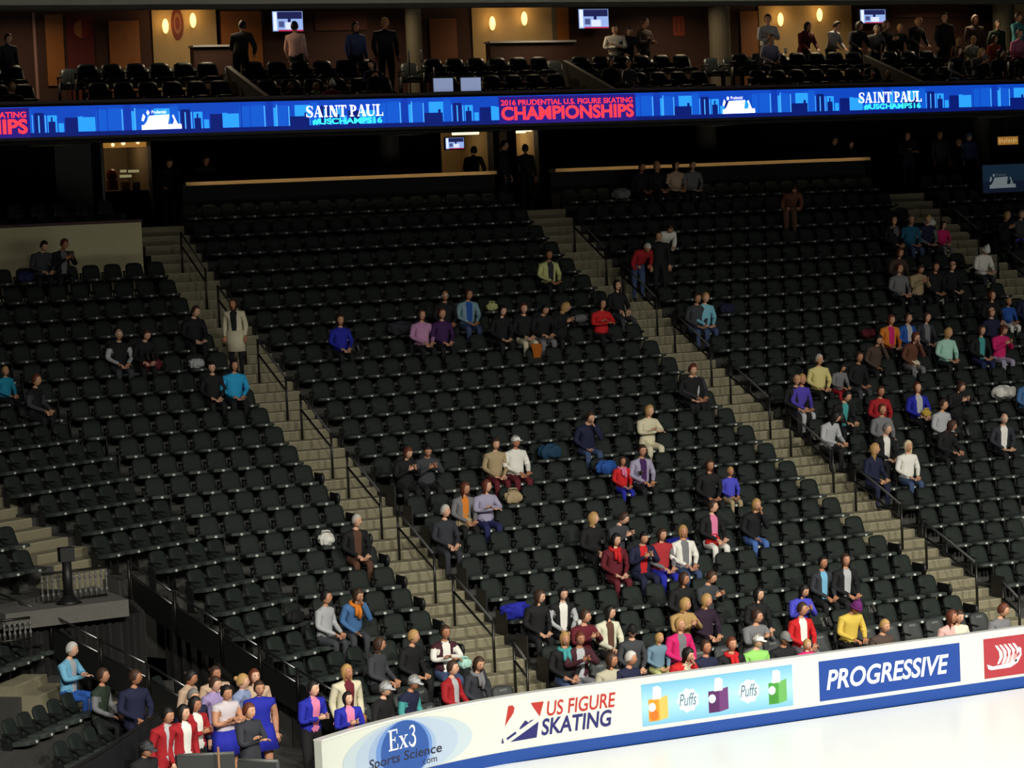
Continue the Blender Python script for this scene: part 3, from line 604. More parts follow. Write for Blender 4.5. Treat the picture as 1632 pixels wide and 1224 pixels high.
# ------------------------------------------------------------------ seats
def shell(bm,nx,nz,fn,mi=0):
    """closed pad from fn(u,v,side) -> point, u,v in 0..1, side 0 front 1 back"""
    g=[[[bm.verts.new(fn(i/nx,j/nz,s)) for j in range(nz+1)] for i in range(nx+1)] for s in (0,1)]
    for s in (0,1):
        for i in range(nx):
            for j in range(nz):
                q=[g[s][i][j],g[s][i+1][j],g[s][i+1][j+1],g[s][i][j+1]]; f=bm.faces.new(q if s==0 else q[::-1]); f.smooth=True; f.material_index=mi
    edge=[(i,0) for i in range(nx)]+[(nx,j) for j in range(nz)]+[(i,nz) for i in range(nx,0,-1)]+[(0,j) for j in range(nz,0,-1)]
    for a,b in zip(edge,edge[1:]+edge[:1]): bm.faces.new((g[0][b[0]][b[1]],g[0][a[0]][a[1]],g[1][a[0]][a[1]],g[1][b[0]][b[1]])).material_index=mi
def back_pt(u,v,s):
    a=2*u-1; wd=.222-.022*v; top=.768-.045*abs(a)**5; r=1-(.06*max(0,(v-.8)/.2)**2+.03*max(0,(.15-v)/.15)**2)
    puff=(1-abs(a)**4)*(1-abs(2*v-1)**4)
    y=.385+.115*v-(.03*puff if s==0 else -.035-.01*puff)+.02*a*a*(-1)
    return (a*wd*r,y,.40+(top-.40)*v)
def pan_pt(u,v,s):
    a=2*u-1; y=.005+.40*v; puff=(1-abs(a)**4)*(1-abs(2*v-1)**6); rr=1-.08*max(0,(.15-v)/.15)**2
    z=.452-.045*v+(.022*puff if s==0 else -.055-.015*puff)
    return (a*.205*rr,y+.03*a*a*(1-v),z)
def mk(nx,nz,fn):
    bm=BM(); shell(bm,nx,nz,fn); return bm
def seat_parts(kind):
    P=[]
    def add(nm,bm,m): 
        me=bpy.data.meshes.new(nm); bmesh.ops.recalc_face_normals(bm,faces=bm.faces[:]); bm.to_mesh(me); bm.free(); me.materials.append(m); P.append((nm,me))
    fb,fp=(M_SEAT,M_PAN) if kind!='floor' else (mat('grey_chair_fabric',(.035,.04,.04),.65),mat('grey_chair_pan',(.045,.05,.05),.6))
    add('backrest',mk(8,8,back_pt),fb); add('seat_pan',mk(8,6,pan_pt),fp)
    bm=BM(); a=[bm.verts.new((.032*math.cos(2*math.pi*i/14),.004,.42+.025*math.sin(2*math.pi*i/14))) for i in range(14)]; b=[bm.verts.new((v.co.x,-.006,v.co.z)) for v in a]
    bm.faces.new(b); bm.faces.new(a[::-1]); [bm.faces.new((a[i],a[(i+1)%14],b[(i+1)%14],b[i])) for i in range(14)]
    if kind!='floor': add('number_plate',bm,M_PLATE)
    else:
        bm.free(); bm=BM(); M=Matrix.Translation((0,.452,.69))
        addbox(bm,-.075,.075,-.008,.012,-.028,.028,M=M); add('logo_patch',bm,mat('patch_grey',(.16,.17,.16),.5))
    bm=BM(); addbox(bm,-.285,-.235,.12,.46,.56,.59); addbox(bm,-.275,-.245,.40,.46,.45,.56); add('armrest',bm,M_BLK)
    bm=BM(); addbox(bm,-.275,-.245,.30,.45,.0,.46); addbox(bm,-.29,-.23,.24,.50,0,.02); addbox(bm,-.25,.27,.36,.40,.33,.38); add('standard',bm,M_BLK)
    return P
PARTS={'row':seat_parts('row'),'floor':seat_parts('floor')}
bm=BM(); addbox(bm,.245,.285,.02,.46,.0,.60); addell(bm,(.265,.05,.50),(.05,.075,.12),10,8); END_R=bpy.data.meshes.new('end_panel'); bm.to_mesh(END_R); bm.free(); END_R.materials.append(M_BLK)
bm=BM(); addbox(bm,-.30,-.27,.02,.48,.0,.62); END_L=bpy.data.meshes.new('end_panel'); bm.to_mesh(END_L); bm.free(); END_L.materials.append(M_BLK)
def infr(x,y,z,m=30):
    d=Vector((x,y,z))-Vector(CAM); q=d.dot(_F); px=816+FPX*d.dot(_R2)/q; py=612-FPX*d.dot(_U2)/q
    return -m<px<1632+m and -m<py<1224+m, d.length
SEATS=[]   # dist,x,y,z,h,block,row,idx,n,kind
def add_row(sec,blk,k,us):
    n=len(us)
    for i,u in enumerate(us):
        x,y,z,h=row_pt(sec,k,u); ok,dd=infr(x,y,z+.6)
        if ok: SEATS.append((dd,x,y,z,h,blk,k,i,n,'row' if k>=0 else 'floor'))
for k in range(-2,24):
    add_row('B','middle',k,[n*.52 for n in range(-5,13)])
    add_row('C','right',k,[8.12+.53*i for i in range(19)])
    if k>1: add_row('E','far right',k,[19.72+.53*i for i in range(9)])
    if k<=20: add_row('A','left',k,[-4.46-.53*i for i in range(idx_left(k),-1,-1)])
for k in (7,8,9,10):
    add_row('A','outer left',k,[uleft(k)-2.0-.53*i for i in range(3,-1,-1)])
for k,us in ((3,range(-5,1)),(4,range(-5,1)),(5,range(-5,1)),(6,range(-5,1)),(7,range(-5,1)),(2,(0,)),(1,(0,))):
    add_row('D','corner',k,[u*.53+(.25 if k<3 else 0) for u in us])
for k in (0,1):      # lower part of the corner block, in front of its short stair
    for i in range(5):
        x,y,_,h=row_pt('D',3,-2.2-.53*i); r=(3-k)*D
        ok,dd=infr(x+math.sin(h)*r,y-math.cos(h)*r,1.2)
        if ok: SEATS.append((dd,x+math.sin(h)*r,y-math.cos(h)*r,.54 if k else .2,h,'lower corner',k,4-i,5,'row'))
SEATS.sort(key=lambda s:s[0])
near,far=SEATS[:300],SEATS[300:]
for dd,x,y,z,h,blk,k,i,n,kind in near:
    if kind=='row': lab='dark green stadium seat, %s from left in row %d of the %s block'%(ORD[i+1],k+1,blk)
    else: lab='grey folding floor chair, %s from left in the %s floor row below the %s block'%(ORD[i+1],'front' if k==-2 else 'rear',blk)
    r=thing('stadium_seat' if kind=='row' else 'floor_chair',lab,'seat' if kind=='row' else 'chair',(x,y,z),h,'stadium seats in the lower rows' if kind=='row' else 'floor chairs behind the rink board')
    part={}
    for nm,me in PARTS[kind]:
        c=bpy.data.objects.new(nm,me); C.objects.link(c); c.parent=r; part[nm]=c
        if nm=='number_plate': c.parent=part['seat_pan']; c['label']='small white round number plate'
        if nm=='logo_patch': c.parent=part['backrest']
    if i==n-1 and kind=='row' and blk in('left','middle'): c=bpy.data.objects.new('end_panel',END_R); C.objects.link(c); c.parent=r
    if i==0 and kind=='row' and blk in('right','middle'): c=bpy.data.objects.new('end_panel',END_L); C.objects.link(c); c.parent=r
def bulk(name,parts,places,label):
    vs,fs,mi,mats=[],[],[],[]; base=[]
    for nm,me in parts:
        m=me.materials[0]
        if m not in mats: mats.append(m)
        a=np.empty(len(me.vertices)*3); me.vertices.foreach_get('co',a); base.append((a.reshape(-1,3),[tuple(p.vertices) for p in me.polygons],mats.index(m)))
    off=0
    for x,y,z,h,s,end in places:
        c,sn=math.cos(h),math.sin(h)
        for a,f,m in base:
            q=a*s; vs.append(np.stack([x+q[:,0]*c-q[:,1]*sn,y+q[:,0]*sn+q[:,1]*c,z+q[:,2]],1)); fs+= [tuple(i+off for i in p) for p in f]; mi+=[m]*len(f); off+=len(a)
    me=bpy.data.meshes.new(name); me.from_pydata(np.concatenate(vs).tolist(),[],fs)
    for m in mats: me.materials.append(m)
    me.polygons.foreach_set('material_index',mi); me.polygons.foreach_set('use_smooth',[True]*len(mi)); me.update()
    o=bpy.data.objects.new(name,me); C.objects.link(o); tag(o,label,'seats',kind='stuff'); return o
def simple(kind):
    P=[]
    for nm,fn,nx,nz,m in (('backrest',back_pt,6,5,M_SEAT),('seat_pan',pan_pt,4,4,M_PAN)):
        me=bpy.data.meshes.new(nm); b=mk(nx,nz,fn); bmesh.ops.recalc_face_normals(b,faces=b.faces[:]); b.to_mesh(me); b.free(); me.materials.append(m); P.append((nm,me))
    return P+[p for p in PARTS['row'] if p[0] in('number_plate','armrest','standard')]
bulk('stadium_seat',simple(0),[(x,y,z,h,1,0) for dd,x,y,z,h,blk,k,i,n,kind in far],'dark green stadium seats filling the upper rows of the stands')
cl=[]
for sec,dx in (('K1',0),('K2',0),('K3',0),('KB',.2)):
    x=-9.3
    while x<25:
        if all(abs(x-a)>.66 for a in CA) and all(abs(x-a)>.34 for a in (-2.15,7.05,16.3)):
            px,py,pz,h=row_pt(sec,0,x); cl.append((px,py,pz,0,1.2,0))
        x+=.60
mb=mat('club_seat',(.02,.026,.03),.35); PARTS['club']=[]
for nm,fn,nx,nz in (('backrest',back_pt,6,5),('seat_pan',pan_pt,4,4)):
    me=bpy.data.meshes.new(nm); b=mk(nx,nz,fn); bmesh.ops.recalc_face_normals(b,faces=b.faces[:]); b.to_mesh(me); b.free(); me.materials.append(mb); PARTS['club'].append((nm,me))
PARTS['club']+=[p for p in PARTS['row'] if p[0] in('armrest','standard')]
bulk('club_seat',PARTS['club'],cl,'dark padded club seats in rows behind the ribbon screen')
pl=[(-4.9-.56*i,19.0,8.55,0,1,0) for i in range(8)]+[(-4.9-.56*i,19.75,8.9,0,1,0) for i in range(8)]
bulk('platform_seat',PARTS['club'],pl,'dark seats on the platform behind the beige wall')

# ------------------------------------------------------------------ people
COL=dict(blk=(20,20,24),nav=(26,30,62),nav2=(30,36,86),gry=(122,122,126),lgry=(186,188,192),dgry=(62,64,70),char=(48,50,58),wht=(240,238,230),crm=(222,214,184),crm2=(226,224,200),red=(205,28,34),red2=(166,24,34),red3=(176,44,52),mar=(100,22,36),mar2=(66,24,36),blu=(30,38,168),blu2=(36,86,170),bluw=(150,165,205),bluv=(74,76,200),turq=(30,150,186),cyan=(40,168,224),teal=(70,160,160),teal2=(110,140,160),teal3=(24,96,128),teal4=(84,176,186),navt=(20,60,90),lblu=(120,186,220),lblu2=(130,200,222),steel=(72,116,168),slat=(78,90,140),den=(62,80,118),denb=(74,110,180),denl=(130,164,180),pnk=(230,130,170),mag=(216,30,112),rose=(226,180,172),lav=(170,150,200),lav2=(196,142,184),lavg=(166,160,186),pur=(64,26,86),pur2=(44,24,46),purp=(110,34,110),vio=(82,66,180),org=(222,130,40),org2=(200,84,40),tan=(176,156,120),tan2=(206,176,150),tan3=(184,150,96),brn=(92,60,44),brn2=(78,62,54),brn3=(104,62,44),yel=(224,212,140),ylw2=(206,210,140),gold=(226,196,84),lime=(150,214,110),mint=(176,222,206),grn=(40,110,60),dgrn=(44,58,46),beig=(186,180,156),pale=(214,204,210),
 hblk=(22,18,18),hbrn=(66,44,32),haub=(104,52,34),hblond=(190,150,92),hplat=(232,216,180),hgry=(128,124,120),hwht=(206,202,196))
SKIN=[(214,160,126),(200,144,112),(226,176,146),(188,130,98)]
def cmat(k): return mat('cloth_'+k if k[0]!='h' else 'hair_'+k[1:],srgb(COL[k]),.85 if k[0]!='h' else .6,noise=.06,scale=25)
SKM=[mat('skin_tone',srgb(SKIN[0]),.55),mat('skin_tone_warm',srgb(SKIN[1]),.55),mat('skin_tone_fair',srgb(SKIN[2]),.55),mat('skin_tone_tan',srgb(SKIN[3]),.55)]
M_SHOE=mat('shoe_black',(.012,.012,.014),.5); M_EYE=mat('eye_dark',(.01,.008,.008),.3); M_LIP=mat('lip',(.32,.09,.08),.5)
# slots: 0 skin 1 top 2 bottom 3 shoe 4 inner 5 eye 6 lip 7 sleeve 8 lower leg
def head_bm():
    bm=BM(); bmesh.ops.create_uvsphere(bm,u_segments=20,v_segments=14,radius=1)
    for v in bm.verts:
        x,y,z=v.co; X,Y,Z=x*.081,y*.100,z*.122
        if z<0: X*=1+.28*z; Y=Y*(1+.12*z)-.006*z*z*(1 if y<0 else -1)
        if y<-.75 and abs(x)<.3 and -.35<z<.12: Y-=.02*(1-abs(x)/.3)*(1-abs(z+.14)/.3 if abs(z+.14)<.3 else 0)
        if y<-.6 and .0<z<.25 and .2<abs(x)<.55: Y+=.006
        if y<-.5 and z<-.7: Y-=.006
        v.co=(X,Y,Z)
    for f in bm.faces: f.smooth=True
    for s in (-1,1):
        addell(bm,(s*.031,-.083,.010),(.012,.009,.007),8,5,5); addell(bm,(s*.031,-.088,.030),(.017,.006,.004),8,5,5)
        addell(bm,(s*.078,.008,-.004),(.010,.020,.032),8,6,0)
    addell(bm,(0,-.094,-.057),(.024,.008,.008),8,5,6)
    return bm
def hand_bm(side):
    bm=BM()
    n=[]
    for y,wd,th in ((-.012,.027,.021),(.03,.036,.018),(.075,.042,.016),(.095,.040,.012)):
        n.append([bm.verts.new((wd*math.cos(a)*1.0,y,th*math.sin(a))) for a in [2*math.pi*i/10 for i in range(10)]])
    for a,b in zip(n,n[1:]):
        for i in range(10): bm.faces.new((a[i],a[(i+1)%10],b[(i+1)%10],b[i])).smooth=True
    bm.faces.new(n[0][::-1]); bm.faces.new(n[-1])
    for x,l,t in ((-.030,.060,.0078),(-.010,.076,.0085),(.011,.072,.0085),(.030,.064,.008)):
        addtube(bm,[(x,.085,0),(x*1.12,.085+l*.45,-.008),(x*1.15,.085+l*.78,-.026),(x*1.15,.085+l*.92,-.046)],t,6,0,t*.75)
    addtube(bm,[(side*.03,.018,-.003),(side*.055,.045,-.010),(side*.060,.072,-.022)],.0105,6,0,.008)
    return bm
def basis(d,up):
    y=d.normalized(); x=y.cross(up); x=x.normalized() if x.length>1e-4 else Vector((1,0,0)); z=x.cross(y); m=Matrix((x,y,z)).transposed(); return m
SITA=dict(pel=(0,.27,.54),bel=(0,.285,.69),che=(0,.285,.92),ub=(0,.275,1.06),nk=(0,.262,1.135),nk2=(0,.245,1.20),hd=(0,.225,1.315),sh=(.165,.28,1.045),hip=(.095,.25,.52),kn=(.115,-.09,.50),an=(.115,-.06,.09),to=(.13,-.21,.035))
STA=dict(pel=(0,0,.95),bel=(0,.01,1.09),che=(0,.0,1.29),ub=(0,.0,1.42),nk=(0,-.005,1.48),nk2=(0,-.015,1.53),hd=(0,-.03,1.635),sh=(.17,.0,1.405),hip=(.09,0,.90),kn=(.10,-.02,.49),an=(.10,.02,.09),to=(.13,-.13,.035))
ARM={'lap':((.235,.25,.80),(.085,-.02,.665)),'cross':((.24,.16,.84),(-.03,-.0,.88)),'phone':((.225,.13,.82),(.065,-.05,.99)),'chin':((.22,.10,.82),(.05,.09,1.16)),'clap':((.235,.10,.86),(.05,-.1,1.02)),'read':((.235,.2,.80),(.10,-.08,.76)),'legs':((.235,.25,.80),(.10,.02,.66)),
 'stand':((.225,.03,1.13),(.215,-.07,.89)),'stcross':((.235,-.07,1.16),(-.03,-.19,1.2)),'stphone':((.22,-.05,1.13),(.06,-.25,1.22)),'stbend':((.23,-.12,1.15),(.15,-.30,.98)),'strail':((.25,-.12,1.17),(.15,-.33,1.08))}
def chain_nodes(pose):
    J=dict(STA if pose[:2]=='st' else SITA); el,wr=ARM[pose]; nodes=[];edges=[];rad=[];seg=[]
    def N(p,r): nodes.append(p); rad.append(r); return len(nodes)-1
    def L(a,b,slot): edges.append((a,b)); seg.append((a,b,slot))
    st=pose[:2]=='st'
    pel=N(J['pel'],.145); bel=N(J['bel'],.142); che=N(J['che'],.152); ub=N(J['ub'],.10); nk=N(J['nk'],.056); nk2=N(J['nk2'],.052)
    L(pel,bel,1);L(bel,che,1);L(che,ub,1);L(ub,nk,0);L(nk,nk2,0)
    arms=[]
    for s in (-1,1):
        f=lambda p:(p[0]*s,p[1],p[2])
        e2,w2=el,wr
        if pose=='chin' and s<0: e2,w2=ARM['lap']
        if pose=='legs': pass
        if pose=='cross' or pose=='stcross': w2=(w2[0],w2[1]-(.03 if s>0 else 0),w2[2]+(.045 if s>0 else -.02))
        sh=N(f(J['sh']),.080); m1=N(tuple((a+b)/2 for a,b in zip(f(J['sh']),f(e2))),.066); e=N(f(e2),.057); w=N(f(w2),.035)
        L(ub,sh,1);L(sh,m1,7);L(m1,e,7);L(e,w,7); arms.append((Vector(f(e2)),Vector(f(w2)),s))
        kn,an,to=J['kn'],J['an'],J['to']
        if pose=='legs': kn,an,to=(.13,-.16,.47),(.2,-.42,.14),(.22,-.5,.2)
        h=N(f(J['hip']),.098); t=N(tuple((a+b)/2 for a,b in zip(f(J['hip']),f(kn))),.083); k=N(f(kn),.064); c=N(tuple(a*.65+b*.35 for a,b in zip(f(kn),f(an))),.056); a_=N(f(an),.041); o=N(f(to),.036)
        L(pel,h,2);L(h,t,2);L(t,k,2);L(k,c,8);L(c,a_,8);L(a_,o,3)
    return nodes,edges,rad,seg,arms,J
TPL={}
_tmp=[]
for pose in ARM:
    nodes,edges,rad,seg,arms,J=chain_nodes(pose)
    me=bpy.data.meshes.new('tpl'); me.from_pydata(nodes,edges,[]); o=bpy.data.objects.new('tpl',me); C.objects.link(o)
    md=o.modifiers.new('s','SKIN'); md.use_smooth_shade=True
    sv=me.skin_vertices[0].data if me.skin_vertices else None
    if sv is None:
        with bpy.context.temp_override(object=o,active_object=o): bpy.ops.mesh.customdata_skin_add()
        sv=me.skin_vertices[0].data
    for i,r in enumerate(rad): sv[i].radius=(r,r)
    for i in range(len(rad)): sv[i].use_root=(i==0)
    ss=o.modifiers.new('d','SUBSURF'); ss.levels=2; ss.render_levels=2
    _tmp.append((pose,o,nodes,seg,rad,arms,J))
bpy.context.view_layer.update(); _dg=bpy.context.evaluated_depsgraph_get()
def arr(me):
    a=np.empty(len(me.vertices)*3); me.vertices.foreach_get('co',a); return a.reshape(-1,3)
HEAD=bpy.data.meshes.new('tplh'); _b=head_bm(); _b.to_mesh(HEAD); _b.free()
HANDS={}
for s in (-1,1):
    m=bpy.data.meshes.new('tplhand'); _b=hand_bm(-s); _b.to_mesh(m); _b.free(); HANDS[s]=m
for pose,o,nodes,seg,rad,arms,J in _tmp:
    me=bpy.data.meshes.new_from_object(o.evaluated_get(_dg)); st=pose[:2]=='st'
    V=arr(me)*1.0; F=[tuple(p.vertices) for p in me.polygons]
    P=np.array(nodes); slot=[]
    A=np.array([P[a] for a,b,s in seg]); Bv=np.array([P[b] for a,b,s in seg]); RR=np.array([(rad[a]+rad[b])/2 for a,b,s in seg]); SL=[s for a,b,s in seg]
    d=Bv-A; dd=(d*d).sum(1)
    # torso: wider than deep
    yc=.0 if st else .28
    wT=np.clip((V[:,2]-(.60 if not st else 1.0))/.12,0,1)*np.clip(((1.0 if not st else 1.36)-V[:,2])/.1,0,1)*(np.abs(V[:,0])<.17)*(np.abs(V[:,1]-yc)<.2)
    V[:,0]*=1+.10*wT; V[:,1]=yc+(V[:,1]-yc)*(1-.12*wT)
    cen=np.array([V[list(f)].mean(0) for f in F])
    nrm=np.empty(len(F)*3); me.polygons.foreach_get('normal',nrm); nrm=nrm.reshape(-1,3)
    for c,n in zip(cen,nrm):
        t=np.clip(((c-A)*d).sum(1)/dd,0,1); ds=np.linalg.norm(c-(A+d*t[:,None]),axis=1)-RR; i=int(ds.argmin()); s=SL[i]
        if s==1 and c[2]<(.60 if not st else .96): s=2
        if s==1 and n[1]<-.35 and abs(c[0])<.055: s=4
        slot.append(s)
    off=len(V)
    def join(m,M,sl=None):
        global V_,F_,S_
        q=arr(m); M=np.array(M); return q@M[:3,:3].T+M[:3,3],[tuple(p.vertices) for p in m.polygons],[p.material_index for p in m.polygons]
    allV=[V];allF=list(F);zone=[np.zeros(len(V))]
    hz=Vector(J['hd'])
    for m,M,hd in [(HEAD,Matrix.Translation(hz),1)]+[(HANDS[s],(Matrix.Translation(w)@basis((w-e),Vector((0,.25,1)) if not pose in('phone','chin','clap','stphone') else Vector((-s*1.0,0,.2))).to_4x4()),0) for e,w,s in arms]:
        q,f,mi=join(m,M); allV.append(q); allF+=[tuple(i+off for i in p) for p in f]; slot+=mi; zone.append(np.full(len(q),float(hd))); off+=len(q)
    V=np.concatenate(allV); hw=np.concatenate(zone)
    nz=J['nk'][2]; body=hw==0
    cx=(np.abs(V[:,0])<.09)
    hw=np.where(body,np.clip((V[:,2]-nz)/.07,0,1)*cx*(np.abs(V[:,1]-J['nk'][1])<.09),hw)
    pz=J['pel'][2]; uw=np.clip((V[:,2]-pz+.02)/.12,0,1)
    if not st: uw*=np.where((V[:,1]<.1)&(V[:,2]<.62),0,1)
    m=bpy.data.meshes.new('body'); m.from_pydata(V.tolist(),[],allF); m.polygons.foreach_set('use_smooth',[True]*len(allF))
    for i in range(9): m.materials.append(None)
    m.polygons.foreach_set('material_index',slot); m.update()
    TPL[pose]=(m,V,hw,uw,Vector(J['nk']),hz,Vector(J['pel']))
    bpy.data.objects.remove(o); bpy.data.meshes.remove(me)
def hair_bm(style):
    """shell of hair around the head, centred on the head"""
    bm=BM(); nu,nv=22,11; g=[]
    rnd=random.Random(hash(style)%97)
    for i in range(nu):
        th=2*math.pi*i/nu; fr=(1+math.cos(th))/2   # th=0 is the face side (-y)
        side=abs(math.sin(th))
        face=max(0,math.cos(th))
        if style=='bald': a0,a1=R_(78-25*fr*0),R_(118)-R_(55)*face
        else: w_=min(1,max(0,(math.cos(th)-.05)/.5)); w_=w_*w_*(3-2*w_); a0,a1=0,R_(124)-R_(70)*w_-R_(22)*side**4*(1-w_)
        if style in('bob','long') : w_=min(1,max(0,(math.cos(th)-.15)/.45)); w_=w_*w_*(3-2*w_); a1=R_(138)-R_(84)*w_
        col=[]
        for j in range(nv+1):
            a=a0+(a1-a0)*j/nv; puff=1.10+.03*math.sin(5*th+2*j)*.5+(.08 if style in('bob','long') and a>R_(60) and face<.4 else 0)
            x=math.sin(a)*math.sin(th)*.083*puff; y=-math.sin(a)*math.cos(th)*.103*puff+.004; z=math.cos(a)*.124*puff
            if style=='bald' : x*=.96;y*=.96
            col.append((x,y,z))
        if style in('bob','long') and face<.3:
            L=.05 if style=='bob' else .24; x,y,z=col[-1]
            for q in (.5,1): col.append((x*(1+.10*q),y*(1+.05*q)+ (.02*q if math.cos(th)<0 else 0),z-L*q))
        else:
            if style in('bob','long'): col+= [col[-1]]*0
        g.append(col)
    m=max(len(c) for c in g)
    for c in g:
        while len(c)<m: x,y,z=c[-1]; c.append((x,y+.0008,z-.0006))
    bv=[[bm.verts.new(p) for p in c] for c in g]; iv=[[bm.verts.new((p[0]*.86,p[1]*.86,p[2]*.9 if p[2]>0 else p[2])) for p in c] for c in g]
    for i in range(nu):
        k=(i+1)%nu
        for j in range(m-1):
            f=bm.faces.new((bv[i][j],bv[i][j+1],bv[k][j+1],bv[k][j])); f.smooth=True
            bm.faces.new((iv[i][j],iv[k][j],iv[k][j+1],iv[i][j+1])).smooth=True
        bm.faces.new((bv[i][m-1],iv[i][m-1],iv[k][m-1],bv[k][m-1])); bm.faces.new((bv[i][0],bv[k][0],iv[k][0],iv[i][0]))
    if style=='bun': addell(bm,(0,.115,.05),(.042,.04,.042),10,8)
    bmesh.ops.remove_doubles(bm,verts=bm.verts[:],dist=.0003); return bm
def hat_bm(kind):
    bm=BM()
    nu,nv=20,7; g=[]
    for i in range(nu):
        th=2*math.pi*i/nu
        g.append([bm.verts.new((math.sin(a)*math.sin(th)*.092,-math.sin(a)*math.cos(th)*.113+.004,math.cos(a)*(.135 if kind=='cap' else .15)+.0)) for a in [R_(88 if kind=='cap' else 96)*j/nv+.02 for j in range(nv+1)]])
    for i in range(nu):
        k=(i+1)%nu
        for j in range(nv): bm.faces.new((g[i][j],g[i][j+1],g[k][j+1],g[k][j])).smooth=True
    bm.faces.new([g[i][0] for i in range(nu)]); bm.faces.new([g[i][nv] for i in range(nu)][::-1])
    if kind=='cap':
        a=[(.07*math.cos(R_(x)),-.085-.085*abs(math.sin(R_(x))),.012-.012*abs(math.sin(R_(x)))) for x in range(180,361,20)]
        t=[bm.verts.new((x,y,z+.006)) for x,y,z in a]; b=[bm.verts.new((x,y,z-.004)) for x,y,z in a]; bm.faces.new(t); bm.faces.new(b[::-1])
        for i in range(len(a)): bm.faces.new((t[i],b[i],b[(i+1)%len(a)],t[(i+1)%len(a)]))
    else:
        addell(bm,(0,.01,.155),(.03,.03,.03),8,6)
        for i in range(nu):
            th=2*math.pi*i/nu; addell(bm,(math.sin(th)*.094,-math.cos(th)*.115+.004,.0),(.016,.016,.024),6,4)
    return bm
def scarf_bm():
    bm=BM(); n=14; pts=[(.085*math.sin(2*math.pi*i/n),-.005-.085*math.cos(2*math.pi*i/n),-.03-.02*math.cos(2*math.pi*i/n)) for i in range(n+1)]
    addtube(bm,pts,.036,8); addtube(bm,[(.03,-.1,-.05),(.04,-.135,-.16),(.03,-.14,-.28)],.035,8); addtube(bm,[(-.03,-.1,-.05),(-.03,-.135,-.14),(-.035,-.14,-.22)],.032,8); return bm
def tplm(bm):
    m=bpy.data.meshes.new('t'); bmesh.ops.recalc_face_normals(bm,faces=bm.faces[:]); bm.to_mesh(m); bm.free(); return m
HAIR={s:tplm(hair_bm('short' if s in('cap','beanie') else s)) for s in('short','bob','long','bald','bun')}
HAIR['cap']=HAIR['beanie']=HAIR['short']
HAT={s:tplm(hat_bm(s)) for s in('cap','beanie')}; SCARF=tplm(scarf_bm())
def rotm(ax,a): return np.array(Matrix.Rotation(a,3,ax))
_pc=0
def person(loc,h,scale,pose,yaw,top,bot,hc,style,opts,label,cat='person'):
    global _pc; _pc+=1; rnd=random.Random(_pc)
    tm,V,hw,uw,nk,hd,pel=TPL[pose]
    op=dict(p.split('=') if '=' in p else (p,'1') for p in opts.split(',') if p)
    lean={'read':12,'clap':8,'phone':6,'chin':14,'cross':2,'stbend':48,'strail':14,'legs':-9}.get(pose,rnd.uniform(-3,7)); twist=rnd.uniform(-8,8)+yaw*.22
    if pose in('stand','stphone','stcross','stbend','strail') and abs(yaw)>12: h=h+R_(yaw*.8); yaw=yaw*.2; twist=0
    yawr=R_(max(-75,min(75,yaw+rnd.uniform(-6,6)))); pit=R_(rnd.uniform(-4,10)+(14 if pose in('read','phone') else 0))
    wid=rnd.uniform(1.08,1.24)
    st=pose[:2]=='st'
    def warp(Q,hwt,uwt):
        Q=Q.copy(); n=np.array(nk); Hm=rotm('Z',yawr)@rotm('X',pit)
        q2=(Q-n)@Hm.T+n; Q=Q+(q2-Q)*hwt[:,None]
        p=np.array(pel); U=rotm('Z',R_(twist))@rotm('X',R_(lean)); q2=(Q-p)@U.T+p; Q=Q+(q2-Q)*uwt[:,None]
        Q[:,0]*=1+(wid-1)*(1-hwt)
        c=np.array((0,.27,.46)) if not st else np.zeros(3)
        return (Q-c)*scale+c
    me=tm.copy(); me.name='person'; W=warp(V,hw,uw); me.vertices.foreach_set('co',W.ravel().astype(np.float32))
    sk=SKM[rnd.choice((0,0,1,2,2,3))]; T=cmat(top); Bm=cmat(bot)
    bare='bare' in op
    ml=[sk,T,sk if bare else Bm,M_SHOE,cmat(op['inner']) if 'inner' in op else T,M_EYE,M_LIP,sk if bare else (cmat(op['sleeve']) if 'sleeve' in op else T),sk if bare else Bm]
    for q,m in enumerate(ml): me.materials[q]=m
    me.update()
    o=bpy.data.objects.new('person',me); C.objects.link(o); o.location=loc; o.rotation_euler=(0,0,h); tag(o,label,cat)
    def child(nm,tmesh,m,at):
        q=arr(tmesh)+np.array(at); on=np.ones(len(q)); c=tmesh.copy(); c.name=nm; hh=on if nm!='scarf' else on*0
        c.vertices.foreach_set('co',warp(q,hh,on).ravel().astype(np.float32)); c.materials.clear(); c.materials.append(m); c.polygons.foreach_set('use_smooth',[True]*len(c.polygons)); c.update()
        k=bpy.data.objects.new(nm,c); C.objects.link(k); k.parent=o; return k
    child('hair',HAIR[style],cmat(hc),hd)
    if 'hat' in op: child('hat',HAT['cap' if style=='cap' else 'beanie'],cmat(op['hat']),hd)
    if 'scarf' in op: child('scarf',SCARF,cmat(op['scarf']),nk+Vector((0,0,.02)))
    if 'skirt' in op or bare:
        z0,z1,r=(.66,1.0,.27) if bare else (.55,1.02,.20); bm=BM(); n=24; r0=[];r1=[]
        for i in range(n):
            a=2*math.pi*i/n; wv=1+(.07*math.sin(6*a) if bare else 0)
            r1.append(bm.verts.new(((.185 if bare else .2)*wid*math.cos(a),(.165 if bare else .19)*math.sin(a),z1+(.04 if bare else 0)))); r0.append(bm.verts.new((r*wv*wid*math.cos(a),r*wv*.85*math.sin(a),z0)))
        for i in range(n): bm.faces.new((r0[i],r0[(i+1)%n],r1[(i+1)%n],r1[i])).smooth=True
        bm.faces.new(r1); bm.faces.new(r0[::-1]); k=obj('skirt' if bare else 'coat_hem',bm,cmat(op.get('skirt',bot)),o); k.scale=(scale,)*3
    return o
